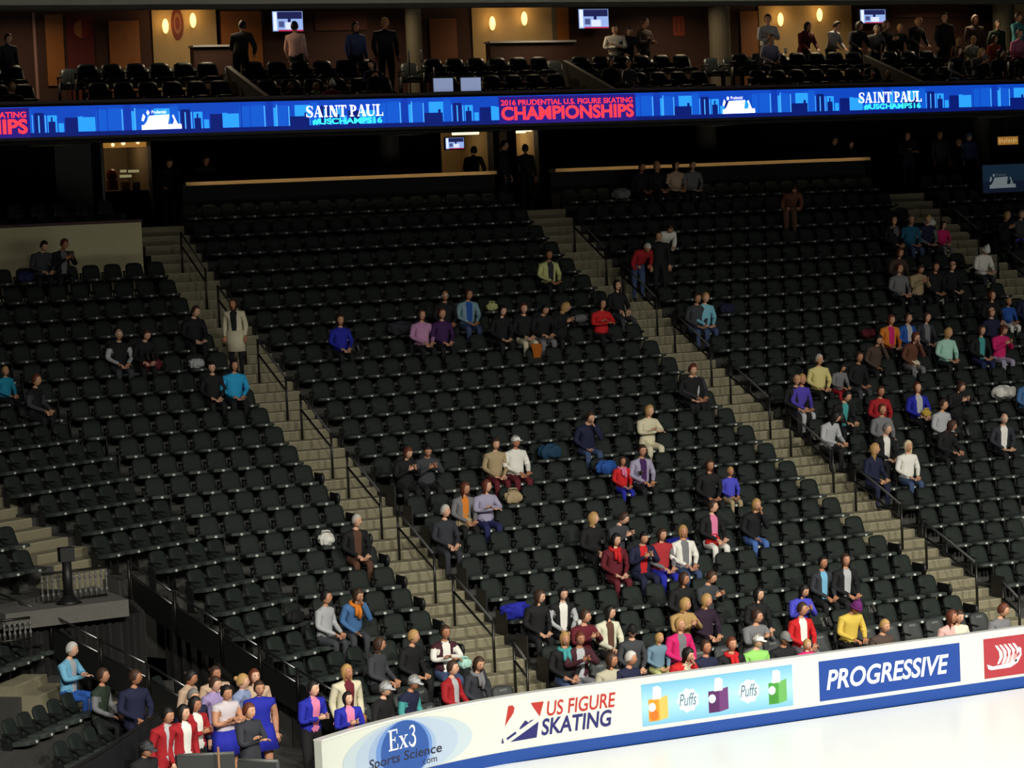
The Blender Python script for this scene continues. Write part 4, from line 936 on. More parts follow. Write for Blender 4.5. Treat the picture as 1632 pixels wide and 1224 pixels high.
PEOPLE=[
((-7.3,17.21,7.373),0,1,'read',10,'dgry','blk','hblk','short','','dark-haired person in grey clothes in the top row below the beige wall, left of pair'),
((-6.8,17.21,7.373),0,1,'phone',30,'blk','blk','haub','short','inner=gry','auburn-haired person in black holding a camera up in front of the beige wall'),
((-6.78,12.847,5.34),0,1,'lap',0,'blk','dgry','hwht','bald','sleeve=lgry','bald man in a black track jacket with pale sleeves, hands on knees'),
((-6.22,12.847,5.34),0,1,'read',20,'blk','blk','hbrn','short','','dark-clothed person reading a white programme beside the man with pale sleeves'),
((-4.77,13.72,5.729),0,1,'lap',25,'blk','blk','hbrn','short','','person in black seated at the row end beside the standing figure in cream'),
((-3.95,13.473,5.535),0,1,'stand',-40,'crm','blk','hbrn','bob','inner=blk,skirt=crm','person in a long cream cardigan standing on the aisle stairs'),
((-9.52,11.63,4.959),29,0.78,'lap',5,'turq','blk','hblond','short','','child in a turquoise top at the far left of the stands'),
((-9.09,10.861,4.586),29,1,'lap',15,'blk','blk','haub','short','sleeve=dgry','person in a black vest with grey sleeves right of the turquoise child'),
((-5.25,11.102,4.586),0,1,'lap',-10,'blk','blk','hblk','short','','person in plain black sitting left of the bright blue jacket by the stairs'),
((-4.76,11.102,4.586),0,1,'lap',5,'cyan','blk','hblk','bob','','person in a bright cyan jacket with white paper on the lap by the stairs'),
((-4.75,4.302,1.822),0,1,'lap',20,'blk','brn','hwht','short','inner=brn','white-haired person in a dark coat at the row end, white bag beside'),
((-6.41,1.461,0.861),29,1,'lap',15,'lgry','dgry','hblk','short','','dark-haired man in a pale grey knitted sweater leaning by a backpack'),
((-5.88,1.745,0.861),0,1,'chin',15,'steel','dgry','hbrn','bob','scarf=org','person in a blue jacket and orange scarf with a hand at the chin'),
((-6.16,-0.42,0.234),29,1,'lap',25,'dgry','blk','hbrn','bob','',"brown-haired person in a charcoal coat, leftmost of three near the stairs' foot"),
((-5.4,-0,0.234),29,1,'lap',30,'blk','blk','hblond','short','',"short-blond person in a black sweater, middle of three near the stairs' foot"),
((-4.83,0,0.234),0,1,'cross',10,'mar2','den','hbrn','short','inner=wht,sleeve=wht','person in a dark vest over white sleeves with a mint bag beside the stairs'),
((-7.9,-2.78,0.004),0,1,'stand',15,'crm','blk','hblond','long','inner=mar','long-blond person in a white cardigan over dark red behind the royal blue jacket'),
((-8.32,-3.93,0.004),0,0.87,'stphone',10,'blu','blk','hblk','long','inner=pnk','long-dark-haired person in a royal blue jacket behind the end of the rink board'),
((-7.22,-3.131,0.004),29,1,'lap',15,'blk','blk','hgry','cap','hat=lgry','person in a pale cap and plain black jacket above the rink board'),
((-6.62,-2.802,0.004),29,1,'lap',10,'nav','blk','hgry','cap','hat=lgry,sleeve=teal','person in a pale cap, navy vest and teal sleeves above the rink board'),
((-5.54,-2.201,0.004),29,1,'lap',10,'red2','blk','hbrn','short','inner=lgry','person in a red and black jacket above the rink board near the stairs'),
((-5,-1.899,0.004),29,1,'lap',-5,'char','blk','hbrn','bob','scarf=gry',"person in a charcoal jacket and grey scarf at the stairs' foot"),
((-8.89,-3.74,0.004),0,1,'stphone',30,'blu','blk','hblk','short','inner=pnk','person in a royal blue jacket standing at the tunnel mouth looking at a phone'),
((-10.22,-1.55,0.004),0,1,'stand',60,'tan2','lav','hblk','bun','','skater in a pale dress at the back left of the standing group'),
((-9.72,-1.54,0.004),0,1,'stand',20,'tan2','blu','hbrn','bun','','person at the very back of the standing group behind the lilac top'),
((-10.05,-2.36,0.004),0,1,'stand',40,'lav','blu','hbrn','bun','','skater in a white and lilac costume left of the bare-armed skater'),
((-9.62,-2.5,0.004),0,1,'stand',60,'bluw','bluw','hblond','bun','','blond person in a blue and white patterned coat behind the dark suit'),
((-9.27,-2.24,0.004),0,1,'stand',10,'tan2','blu','haub','bob','','auburn-haired person at the back right of the standing group'),
((-9.55,-3.22,0.004),0,1,'stand',0,'blu','blu','hbrn','bun','bare','skater in a plain royal blue dress at the right of the standing group'),
((-10.12,-3.22,0.004),0,1,'stcross',25,'pale','blu','hblk','bun','bare','bare-armed skater with crossed arms, white bodice and short blue skirt'),
((-10.3,-4.92,0.004),0,1,'stcross',35,'char','char','haub','short','','man in a dark grey suit right of the skater with crossed arms'),
((-10.82,-3.86,0.004),0,1,'stphone',35,'red2','blk','hblk','bob','inner=wht','person in a red jacket with a white lanyard card, rightmost of the three in red'),
((-11.19,-4.36,0.004),0,1,'stand',30,'red2','blk','hblk','bob','inner=wht','person in a red jacket in the middle of the three in red'),
((-11.46,-4.38,0.004),0,1,'stand',30,'red2','red2','hblk','short','inner=lgry','person in a red jacket and red trousers, leftmost of the three in red'),
((-12.45,-6.52,0.004),0,1,'stand',40,'blk','blk','hblk','cap','hat=dgry','person in black with a grey cap at the bottom left, below the three in red'),
((-10.65,-3.19,0.004),0,1,'stand',20,'nav','blk','hgry','short','','grey-haired person in navy just behind the three in red'),
((-11.43,0.261,0.672),49,1,'cross',8,'lblu','blu2','hwht','short','inner=lgry','grey-haired person in a light blue cardigan with folded arms, lower left corner'),
((-11.21,-0.822,0.359),49,1,'lap',5,'dgrn','blk','hbrn','short','sleeve=gry','person in a dark green vest below the one in light blue, lower left corner'),
((-11.01,-1.54,0.374),0,1,'lap',60,'nav','nav','hbrn','short','','person in a navy sweater leaning at the black barrier by the tunnel rail'),
((5.2,15.705,6.532),0,1,'lap',0,'ylw2','blk','hbrn','short','inner=char','person in a pale lime jacket sitting alone near the top of the stairs'),
((1.56,13.96,5.729),0,1,'lap',0,'blk','blk','hwht','bald','','bald white-haired man in black beside the denim jacket'),
((2.15,13.96,5.729),0,1,'lap',35,'denl','den','hbrn','short','inner=blu2','person in a pale denim jacket looking right beside the bald man'),
((0.58,13.087,5.34),0,1,'lap',10,'lav2','blk','hbrn','bob','','person in a lavender pink sweater in the row below the bald man'),
((1.08,13.087,5.34),0,1,'lap',5,'pur','blk','haub','short','','person in dark purple right of the lavender pink sweater'),
((-1.46,13.087,5.34),0,1,'lap',0,'blu','blk','hbrn','bob','','person in a royal blue fleece sitting alone, holding white paper'),
((2.6,13.087,5.34),0,1,'lap',10,'blk','blk','hblk','bob','','person in black left of the cream lap blanket'),
((3.21,13.087,5.34),0,1,'lap',0,'blk','crm','haub','short','','person in black with cream trousers in the long middle row'),
((3.68,13.087,5.34),0,1,'read',10,'blk','gry','hblk','short','','person in black with grey trousers looking down beside the blond one'),
((4.18,13.087,5.34),0,1,'phone',60,'blk','blk','hblond','bob','','blond person in black with hands raised, seen in profile'),
((5.28,13.087,5.34),0,1,'cross',20,'red','blk','hblk','bob','','person in a bright red jacket with folded arms near the stairs'),
((6.24,13.96,5.729),0,1,'legs',10,'blk','dgry','hblk','long','','long-dark-haired person in black stretching legs toward the stairs'),
((2.12,7.852,3.16),0,1,'chin',20,'nav','den','hbrn','short','','person in navy with hand at mouth, alone in the middle row'),
((3.64,7.852,3.16),0,1,'cross',15,'crm','crm','hblond','bob','','blond person in a cream patterned top with folded arms'),
((5.72,9.597,3.86),0,1,'lap',20,'blk','blk','haub','short','','man in a black suit at the row end by the stairs, left of pair'),
((5.84,9.597,3.86),0,1,'lap',-20,'char','blk','haub','short','inner=lgry','man in a charcoal suit at the row end by the stairs, right of pair'),
((-2.54,6.98,2.818),0,1,'phone',10,'blk','blk','haub','bob','','red-haired person in black holding hands at the mouth, left middle'),
((-2.06,6.98,2.818),0,1,'phone',-5,'dgry','blk','hblk','short','','dark-haired person in charcoal right of the red-haired one in black'),
((-0.49,6.98,2.818),0,1,'lap',0,'tan','mar','hbrn','bob','','brown-haired person in a tan sweater beside the white cap'),
((0,6.98,2.818),0,1,'lap',15,'wht','mar','hgry','cap','hat=wht','person in a white cap and bright white sweater'),
((2.53,6.107,2.482),0,1,'lap',5,'lavg','blk','hbrn','short','inner=pur','person in a grey lilac hoodie with a lanyard card beside the blue coat'),
((2.05,6.107,2.482),0,0.78,'lap',5,'red','blu','hbrn','bob','scarf=pnk','child in a red jacket between the blue coat and the grey lilac hoodie'),
((3.64,5.235,2.15),0,1,'lap',0,'blk','blk','hbrn','long','','long-haired person in a black top left of the blue and violet patterned top'),
((4.16,5.235,2.15),0,0.78,'lap',10,'bluv','tan','hblond','short','','child in a blue and violet patterned top beside the black top'),
((-2.03,5.235,2.15),0,1,'lap',20,'gry','blk','haub','long','inner=org','long-auburn-haired person in grey with an orange front'),
((-1.54,5.235,2.15),0,1,'cross',30,'lavg','nav2','haub','bob','','auburn-haired person in pale lilac with a navy blanket on the lap'),
((-2.82,4.362,1.822),0,1,'lap',30,'char','char','hwht','short','','white-haired person in a dark jacket sitting beside a tan bag near the stairs'),
((0,3.49,1.498),0,1,'lap',40,'blk','blk','hblond','bob','','blond person in black with a white badge in the centre rows'),
((0.53,3.49,1.498),0,1,'phone',35,'dgry','blk','hbrn','short','','person in a dark grey top holding hands together right of the blond badge wearer'),
((0,2.617,1.178),0,1,'lap',20,'mar','mar','hblk','bob','scarf=red','person in maroon with a bright red scarf, leftmost of four with red'),
((0.6,2.617,1.178),0,1,'phone',5,'nav','nav','hblk','short','inner=red','person in navy with red front, blue cloth hanging below'),
((1.04,2.617,1.178),0,1,'lap',10,'red3','blu','hbrn','bob','sleeve=gry','person in a red vest with grey sleeves and blue lap blanket'),
((1.56,2.617,1.178),0,1,'lap',-10,'wht','den','hblond','bob','inner=gry','blond person in an open white jacket beside a red bag'),
((2.71,3.49,1.498),0,1,'lap',40,'blk','wht','hbrn','short','inner=pnk','man in a black blazer and white trousers turned toward his neighbour'),
((3.64,3.49,1.498),0,1,'chin',10,'blk','denb','hblond','bob','','blond person in black with blue jeans stretched out'),
((0.52,0.872,0.546),0,1,'lap',30,'blk','blk','hbrn','bob','','dark-haired person in black, left of pair above the tan sweater'),
((1.04,0.872,0.546),0,1,'phone',30,'dgry','blk','hbrn','short','','person in charcoal looking right, right of pair above the dark purple top'),
((-2.57,0.872,0.546),0,1,'lap',35,'blk','blk','hbrn','bob','','person in a black coat beside the large royal blue coat'),
((-2.04,0.872,0.546),0,1,'lap',0,'blk','blk','hblk','bob','inner=wht,sleeve=lgry','person in a black vest with white patterned sleeves, hands in lap'),
((-2.08,0,0.234),0,1,'clap',40,'mar','blk','hbrn','short','','person in a maroon sweater with hands raised near the boards'),
((-1.53,0,0.234),0,1,'lap',25,'crm2','blk','hblk','bob','inner=brn','person in a cream cardigan right of the maroon sweater'),
((0,0,0.234),0,1,'clap',35,'tan3','blk','hblond','bob','','light-haired person in a tan sweater above the magenta top'),
((0.52,0,0.234),0,1,'lap',30,'pur2','blk','hblond','bob','','blond person in very dark purple right of the tan sweater'),
((3.64,0.872,0.546),0,1,'lap',10,'char','blk','hblk','short','inner=lblu','man in a charcoal blazer and light blue shirt, left of pair in blazers'),
((4.16,0.872,0.546),0,1,'lap',0,'blk','blk','hbrn','bob','inner=lgry','person in a black blazer, right of pair in blazers'),
((1.66,0,0.234),0,1,'lap',20,'blk','blk','hblk','long','','person with long black hair in black, left of the blue hooded figure'),
((2.6,0,0.234),0,1,'phone',15,'bluv','nav','hblk','bob','','person in a bright blue and black hooded top behind the red jacket'),
((2.09,-0.872,0.004),0,1,'lap',30,'red','gry','hbrn','short','inner=wht','man in a glossy red jacket over a white shirt'),
((3.12,-0.872,0.004),0,1,'read',25,'gold','blk','hbrn','beanie','hat=purp','person in a yellow jacket and purple knitted hat'),
((1.04,-0.872,0.004),0,1,'clap',25,'gry','gry','hbrn','short','','person in grey with hands raised left of the red jacket'),
((-2.86,-0.872,0.004),0,1,'lap',0,'blk','den','hblond','bob','scarf=teal','blond person in a black coat with teal scarf at the lower stairs'),
((-2.6,-0.872,0.004),0,1,'clap',5,'mar2','gry','haub','short','inner=lgry','person in a maroon and white patterned sweater near the boards'),
((-2.93,-2.748,-0.096),0,1,'lap',25,'beig','blk','hbrn','bob','','person in a plain beige fleece just above the board lettering'),
((-2.6,-2.748,-0.096),0,1,'lap',40,'nav','nav','hwht','short','','white-haired man in a navy jacket just above the tissue box advert'),
((-1.51,-0.872,0.004),0,1,'lap',0,'dgry','blk','hblk','cap','hat=blk','person in dark grey with a black cap behind the white-haired man'),
((-0.99,-0.872,0.004),0,0.78,'lap',20,'teal2','ylw2','hblond','bob','','blond child in a teal and violet top below the magenta cardigan'),
((-0.52,-0.872,0.004),0,1,'lap',10,'mag','blk','hblond','bob','inner=gry','blond person in a magenta cardigan'),
((-1.56,-2.748,-0.096),0,1,'chin',20,'red','blk','hblk','bob','inner=crm','person in a red cardigan with hand to face above the tissue box advert'),
((-1.04,-2.748,-0.096),0,1,'lap',10,'nav','nav','hbrn','short','','person in a plain navy jacket above the tissue box advert'),
((-0.52,-2.748,-0.096),0,1,'lap',10,'blk','blk','haub','short','scarf=red','person in black with a red scarf hanging down'),
((0,-2.748,-0.096),0,1,'lap',25,'lime','teal','hgry','cap','hat=wht','person in a white cap and green to yellow shirt'),
((0.54,-2.748,-0.096),0,1,'lap',5,'blk','blk','hgry','cap','hat=gry','person in black with a grey cap in front of the red jacket'),
((1.04,-2.748,-0.096),0,0.78,'lap',10,'mag','pnk','hblond','bob','','small blond child in pink at the board edge'),
((2.6,-2.748,-0.096),0,1,'lap',10,'brn2','crm','hblond','short','','blond person in dark brown in the front seats'),
((4.07,-2.748,-0.096),0,1,'lap',15,'rose','rose','haub','long','','auburn-haired person in a light pink sweater above the blue board sign'),
((4.24,-2.748,-0.096),0,1,'lap',0,'crm2','blk','hbrn','bob','','brown-haired person in a pale cream sweater right of the pink one'),
((5.2,-2.748,-0.096),0,1,'lap',40,'gry','gry','haub','short','','person in a grey jacket at the foot of the right hand stairs'),
((7.55,15.655,6.532),0,1,'stbend',0,'red2','den','hwht','short','','person in a red top and jeans standing near the top of the middle stairs'),
((8.19,15.655,6.532),0,1,'stand',-20,'blk','blk','hbrn','short','','person in black standing between the red top and the white top'),
((8.73,16.527,6.948),0,1,'stbend',0,'wht','blk','hbrn','short','','person in a white jacket bending forward in the upper right rows'),
((7.88,13.087,5.34),0,1,'lap',10,'dgry','den','hbrn','short','','man in dark grey sitting left of the light blue shirt'),
((8.12,13.087,5.34),0,1,'lap',10,'lblu2','den','hblond','short','','person in a light blue shirt beside a navy backpack'),
((10.24,20.067,8.709),0,1,'lap',10,'blk','blk','hbrn','short','','person in black in the top row right of a grey draped jacket'),
((10.77,20.067,8.709),0,1,'lap',0,'blk','blk','hblond','bob','','person in black with pale hair in the top row under the wooden counter'),
((11.33,20.067,8.709),0,1,'lap',20,'tan2','blk','hbrn','bob','','person in a tan top in the top row under the wooden counter'),
((11.83,20.067,8.709),0,1,'lap',10,'gry','blk','hbrn','short','','person in grey rightmost of the group in the top row under the counter'),
((13.69,18.272,7.808),0,1,'stbend',-20,'brn3','brn','hbrn','short','','person in brown bending over alone in the upper right rows'),
((16.07,16.577,6.948),0,1,'lap',15,'blk','blk','hbrn','bob','scarf=gry','person in black with a thick grey scarf, leftmost of the upper right four'),
((16.6,16.577,6.948),0,1,'lap',10,'teal3','den','hgry','short','','person in a teal blue jacket beside the grey scarf'),
((17.13,16.577,6.948),0,1,'lap',0,'nav','blk','hblond','short','sleeve=gry','man in a navy vest with grey sleeves holding a white round bag'),
((17.66,16.577,6.948),0,0.78,'lap',10,'mag','gry','hbrn','bob','','child in magenta at the row end by the upper right stairs'),
((17.66,14.832,6.126),0,1,'read',0,'wht','char','hwht','beanie','hat=wht','person in a white hat and white scarf by the upper right stairs'),
((15.01,14.832,6.126),0,1,'lap',15,'brn2','blk','haub','bob','','auburn-haired person in brown behind the grey sweater'),
((14.46,13.96,5.729),0,1,'lap',30,'gry','blk','haub','short','','person in a grey sweater leaning toward the tan knit'),
((15.01,13.96,5.729),0,1,'phone',0,'tan','blk','hbrn','bob','','person in a tan knit holding hands at the chest'),
((15.53,13.96,5.729),0,1,'lap',0,'blk','blk','hbrn','bob','','pale-faced person in black between the tan knit and the bald man'),
((16.07,13.96,5.729),0,1,'lap',0,'blk','blk','hbrn','bald','','bald man in black below the magenta child'),
((15.54,13.96,5.729),0,0.78,'lap',20,'brn2','wht','hblond','bob','','child in brown with pale trousers below the pale-faced person'),
((19.72,16.577,6.948),0,1,'phone',15,'blk','blk','hblond','bob','','blond person in black right of the upper right stairs below the blue screen'),
((20.25,16.577,6.948),0,1,'lap',0,'dgry','blk','hgry','short','','grey-haired person at the right edge below the blue screen'),
((12.36,11.342,4.586),0,1,'lap',10,'org','blk','haub','bob','inner=mag','person in an orange jacket over a magenta top'),
((12.89,11.342,4.586),0,1,'lap',20,'blu2','nav','hbrn','short','inner=lgry','person in a blue jacket right of the orange jacket'),
((13.42,11.342,4.586),0,1,'lap',10,'char','char','hbrn','bob','inner=gry','person in charcoal with a pale scarf right of the blue jacket'),
((12.36,10.47,4.22),0,1,'chin',10,'brn3','gry','haub','bob','','person in a rust brown top below the blue jacket'),
((13.42,10.47,4.22),0,1,'lap',25,'mint','blk','hblond','bob','','blond person in a pale mint top'),
((14.41,10.47,4.22),0,1,'lap',10,'blk','nav2','hbrn','bob','inner=teal','person in a black jacket over teal beside the magenta coat'),
((15.01,10.47,4.22),0,1,'phone',10,'mag','lavg','haub','bob','','person in a bright magenta coat with hands raised to the face'),
((15.43,11.342,4.586),0,1,'lap',0,'nav','blk','haub','bald','','bald man in navy behind the magenta coat'),
((16.07,12.215,4.959),0,1,'lap',15,'blk','blk','haub','bob','','reddish blond person in black beside the child in blue'),
((16.6,12.215,4.959),0,0.78,'lap',0,'blu2','wht','hblond','short','','blond child in a blue top near the right edge'),
((17.13,12.215,4.959),0,1,'lap',0,'nav','blk','haub','bald','','person in navy at the right edge beside the child in blue'),
((9.18,9.597,3.86),0,1,'lap',10,'yel','blk','hwht','short','','white-haired man in a pale yellow sweater'),
((9.71,9.597,3.86),0,0.78,'read',10,'gry','red2','hblk','bob','','child in grey and red right of the pale yellow sweater'),
((10.24,9.597,3.86),0,1,'lap',10,'blk','dgry','hbrn','short','','person in a black top with crossed legs right of the child in grey and red'),
((8,8.725,3.507),0,1,'lap',0,'blk','blk','hblond','bald','','balding man in black in the aisle seat below the pale yellow sweater'),
((8.12,8.725,3.507),0,1,'lap',5,'vio','lgry','hblond','short','','blond person in a violet blue top beside the balding man in black'),
((8.65,7.852,3.16),0,1,'read',20,'blk','blk','hblk','short','inner=teal','person in black with a teal front reading beside the red sweater row'),
((9.71,7.852,3.16),0,1,'lap',0,'red2','blk','hbrn','short','','person in a dark red sweater in the right block'),
((9.18,6.98,2.818),0,1,'lap',0,'gry','char','haub','short','','person in grey pattern directly below the dark red sweater'),
((10.77,7.852,3.16),0,1,'lap',10,'blu','blk','haub','bob','inner=lgry','person in a royal blue jacket with white collar, yellow item on lap'),
((10.77,6.98,2.818),0,1,'lap',30,'lgry','blk','hbrn','short','','person in pale grey leaning forward below the royal blue jacket'),
((10.24,6.107,2.482),0,1,'read',30,'blk','blk','hbrn','long','','long-haired person in black reading a white sheet'),
((11.83,7.852,3.16),0,1,'phone',20,'blk','blk','hbrn','bob','','person in black raising a hand left of the white coat'),
((11.83,6.107,2.482),0,1,'lap',0,'char','blk','hwht','bald','inner=wht','bald man in a grey suit jacket over a white shirt'),
((7.72,6.98,2.818),0,1,'read',40,'lgry','blk','hblk','long','','person in a pale grey jacket at the row end reading white sheets'),
((8.65,6.107,2.482),0,1,'lap',20,'blk','char','hgry','short','inner=wht','man in a black suit jacket and white shirt above the white-blond figure'),
((7.77,5.235,2.15),0,1,'lap',40,'nav','nav','hblond','long','','long-haired person in navy at the row end of the right block'),
((8.65,5.235,2.15),0,1,'lap',10,'wht','den','hplat','long','','platinum-blond person in a white top'),
((13.83,7.852,3.16),0,1,'lap',-10,'steel','blk','hbrn','short','','person in grey blue at the right edge beside the white coat'),
((11.3,10.47,4.22),0,1,'chin',0,'brn2','blk','hblk','bob','','dark-haired person in dark brown below the orange jacket'),
((-8.06,15.9,11.024),0,0.93,'lap',0,'blk','blk','hblond','short','','blond person in black at the far left of the club seats behind the ribbon screen'),
((-1.36,15.9,11.024),0,0.81,'lap',5,'brn2','blk','haub','long','','long-auburn-haired person in brown in the front club row'),
((-0.74,15.9,11.024),0,0.8,'phone',0,'dgrn','blk','hblond','bob','scarf=lime','person with a lime scarf in the front club row beside the magenta coat'),
((-0.29,15.9,11.024),0,0.84,'lap',-5,'mag','blk','hgry','beanie','hat=wht','person in a magenta coat and white hat in the front club row'),
((-0.3,18.45,12.004),0,1.08,'stand',150,'rose','blk','hblk','short','','person in a pale pink shirt standing before the leftmost television'),
((-1.76,18.45,12.004),0,1.12,'strail',170,'blk','blk','hblk','short','','broad dark figure standing before the orange panel left of the television'),
((1.3,18.45,12.004),0,1.06,'stand',10,'slat','nav','hblk','long','','person in a slate blue top standing in the club seats'),
((2.1,18.45,12.004),0,1.12,'stand',10,'blk','blk','hblond','short','','tall person in black standing beside the beige column'),
((1.14,16.8,11.504),0,0.9,'phone',-40,'nav2','blk','hblk','short','','person in navy sitting sideways above the ribbon screen left of the white panels'),
((7.74,16.8,11.504),0,0.82,'lap',10,'dgrn','blk','hbrn','bob','','pale-faced person in dark green in the club rows left of the grey one'),
((8.32,16.8,11.504),0,0.78,'legs',5,'lgry','den','hbrn','short','','person in pale grey and jeans lounging in the club rows'),
((9.05,19.25,12.004),0,1.02,'stcross',-30,'wht','blk','hblk','short','','person in white behind the club seats under the middle television'),
((9.4,19.25,12.004),0,1,'strail',0,'char','blk','hbrn','short','','person in charcoal right of the one in white behind the club seats'),
((9.92,19.25,12.004),0,1.12,'stcross',30,'brn2','blk','hbrn','short','','person in brown with raised arm behind the middle club seats'),
((13.28,18.45,12.004),0,1.12,'stcross',-10,'lgry','blk','hblk','short','','person in pale grey standing at the left of the right-hand lit wall'),
((13.06,17.7,12.004),0,0.96,'lap',15,'lavg','blk','haub','short','','person in grey lilac holding a white cup in the club seats'),
((14.92,19.25,12.004),0,1.04,'strail',20,'mar','mar','hblk','long','scarf=mar','person in a dark red hood below the right-hand wall lamps'),
((15.8,19.25,12.004),0,1.05,'strail',40,'lgry','blk','hbrn','short','','person in pale grey beneath the second right-hand wall lamp'),
((16.6,19.25,12.004),0,1.05,'strail',10,'blk','blk','hblk','long','','person in black left of the right-hand television'),
((17.24,19.25,12.004),0,0.98,'strail',0,'gry','blk','hgry','short','','grey figure directly below the right-hand television'),
((17.66,19.25,12.004),0,1.04,'stphone',30,'blk','blk','hbrn','bob','','pale-faced person in black right of the right-hand television'),
((18.02,19.25,12.004),0,0.99,'strail',0,'dgrn','blk','hblond','short','','blond person in dark green in the right-hand club seats'),
((18.55,19.25,12.004),0,1.11,'strail',20,'blk','blk','hblond','bald','','pale bald head in black beside the dark tall standing figure'),
((19.08,18.45,12.004),0,1.12,'stand',-10,'blk','blk','hblk','short','','tall dark figure standing in the right-hand club aisle'),
((20.66,19.25,12.004),0,1.12,'stand',0,'brn2','blk','hbrn','bob','','person in brown behind the right-hand club seats near the column'),
((21.4,19.25,12.004),0,1.03,'stand',0,'dgrn','blk','hbrn','short','','person in dark green before the right-hand column'),
((21.57,18.45,12.004),0,1.12,'stcross',30,'teal4','blk','hbrn','short','','person in a turquoise shirt standing at the upper right corner'),
((21.23,17.7,12.004),0,1.01,'lap',0,'pnk','blk','hbrn','short','','person in pink below the turquoise shirt at the right edge'),
((19.11,17.7,12.004),0,0.8,'lap',20,'brn3','blk','hblond','bob','','person in rust brown in the right-hand club group, back left'),
((19.64,17.7,12.004),0,0.83,'lap',20,'crm2','blk','hblond','long','','long-blond person in a cream top in the right-hand club group'),
((20.41,17.7,12.004),0,0.86,'lap',20,'org2','red2','hbrn','bob','','person in orange and red in the right-hand club group'),
((18.44,16.8,11.504),0,1,'lap',15,'char','den','hbrn','long','sleeve=wht','person in a dark vest with white sleeves in the right-hand club group'),
((19.17,16.8,11.504),0,0.97,'phone',10,'gry','blk','hblond','long','','long-blond person in grey in the right-hand club group front'),
((19.82,16.8,11.504),0,0.89,'lap',30,'char','char','hblk','long','','person in a dark hooded coat at the front of the right-hand club group'),
((15.09,15.9,11.024),0,0.83,'lap',0,'blk','blk','hbrn','short','','faint person in black in the front club row, left of two'),
((15.58,15.9,11.024),0,0.8,'lap',0,'blk','blk','hblond','bob','','pale-faced person in black in the front club row, right of two'),
((-7.56,18.45,12.004),0,0.95,'stand',20,'char','blk','hbrn','short','','dark figure standing at the upper left corner'),
((5.96,22,8.954),0,1.05,'strail',170,'blk','blk','hblk','short','','dark silhouette leaning on the wooden counter before the lit concession stand'),
((6.93,22,8.954),0,1.11,'stand',60,'blk','blk','hblk','short','','dark silhouette standing between the two lit concession openings'),
((7.57,22,8.954),0,1.04,'stand',160,'blk','blk','hblk','short','','dark silhouette standing before the right-hand lit concession opening'),
((20.11,22,8.954),0,1.04,'stcross',10,'blk','nav','hbrn','short','','person in black and jeans standing on the dark concourse at the right'),
((21.27,22,8.954),0,1.04,'stand',0,'char','blk','hbrn','short','','faint grey figure standing on the concourse left of the pale cap'),
((21.87,22,8.954),0,0.89,'stand',20,'blk','blk','hblond','short','','pale-faced figure in black standing on the dark concourse'),
((22.3,22,8.954),0,0.99,'stand',10,'slat','blk','hgry','cap','hat=steel','figure in a pale blue cap on the dark concourse at the right'),
((17.47,22,8.954),0,1.01,'strail',10,'blk','blk','hbrn','short','','dark figure behind the right end of the wooden counter, left of two'),
((18,22,8.954),0,0.94,'strail',0,'blk','blk','hbrn','bob','','dark figure behind the right end of the wooden counter, right of two'),
((-2.67,22,8.954),0,1.02,'strail',0,'blk','blk','hbrn','short','','faint dark figure behind the left end of the long wooden counter'),
((-1.69,22,8.954),0,1.03,'strail',0,'blk','blk','hbrn','short','','faint dark figure leaning on the long wooden counter near its left end'),
]
for loc,h,s,pose,yaw,top,bot,hc,style,opts,label in PEOPLE: person(loc,R_(h),s,pose,yaw,top,bot,hc,style,opts,label)

# ------------------------------------------------------------------ belongings
def lump(name,label,cat,loc,h,sx,sy,sz,m,seed,handles=False):
    rnd=random.Random(seed); bm=BM(); bmesh.ops.create_icosphere(bm,subdivisions=4,radius=1)
    ph=[(rnd.uniform(2,5),rnd.uniform(0,6),rnd.uniform(2,5),rnd.uniform(0,6)) for _ in range(4)]
    for v in bm.verts:
        x,y,z=v.co; r=1+sum(.075*math.sin(a*x*2+b+z)*math.sin(c*y*2+d+2*z) for a,b,c,d in ph)
        sgn=lambda q,p:math.copysign(abs(q)**p,q)
        v.co=(sgn(x,.8)*sx*r,sgn(y,.8)*sy*r,max(-.92,z)*sz*(r*.9+.1)+sz*.92)
    for f in bm.faces: f.smooth=True
    if handles:
        t=thing(name,label,cat,loc,h); obj('body',bm,m,t)
        for s in (-1,1):
            b=BM(); addtube(b,[(s*sx*.0-sx*.45,s*sy*.4,sz*1.6),(-sx*.35,s*sy*.4,sz*2.3),(sx*.35,s*sy*.4,sz*2.3),(sx*.45,s*sy*.4,sz*1.6)],.012,6); obj('handle',b,m,t)
        return t
    o=obj(name,bm,m); o.location=loc; o.rotation_euler=(0,0,h); return tag(o,label,cat)
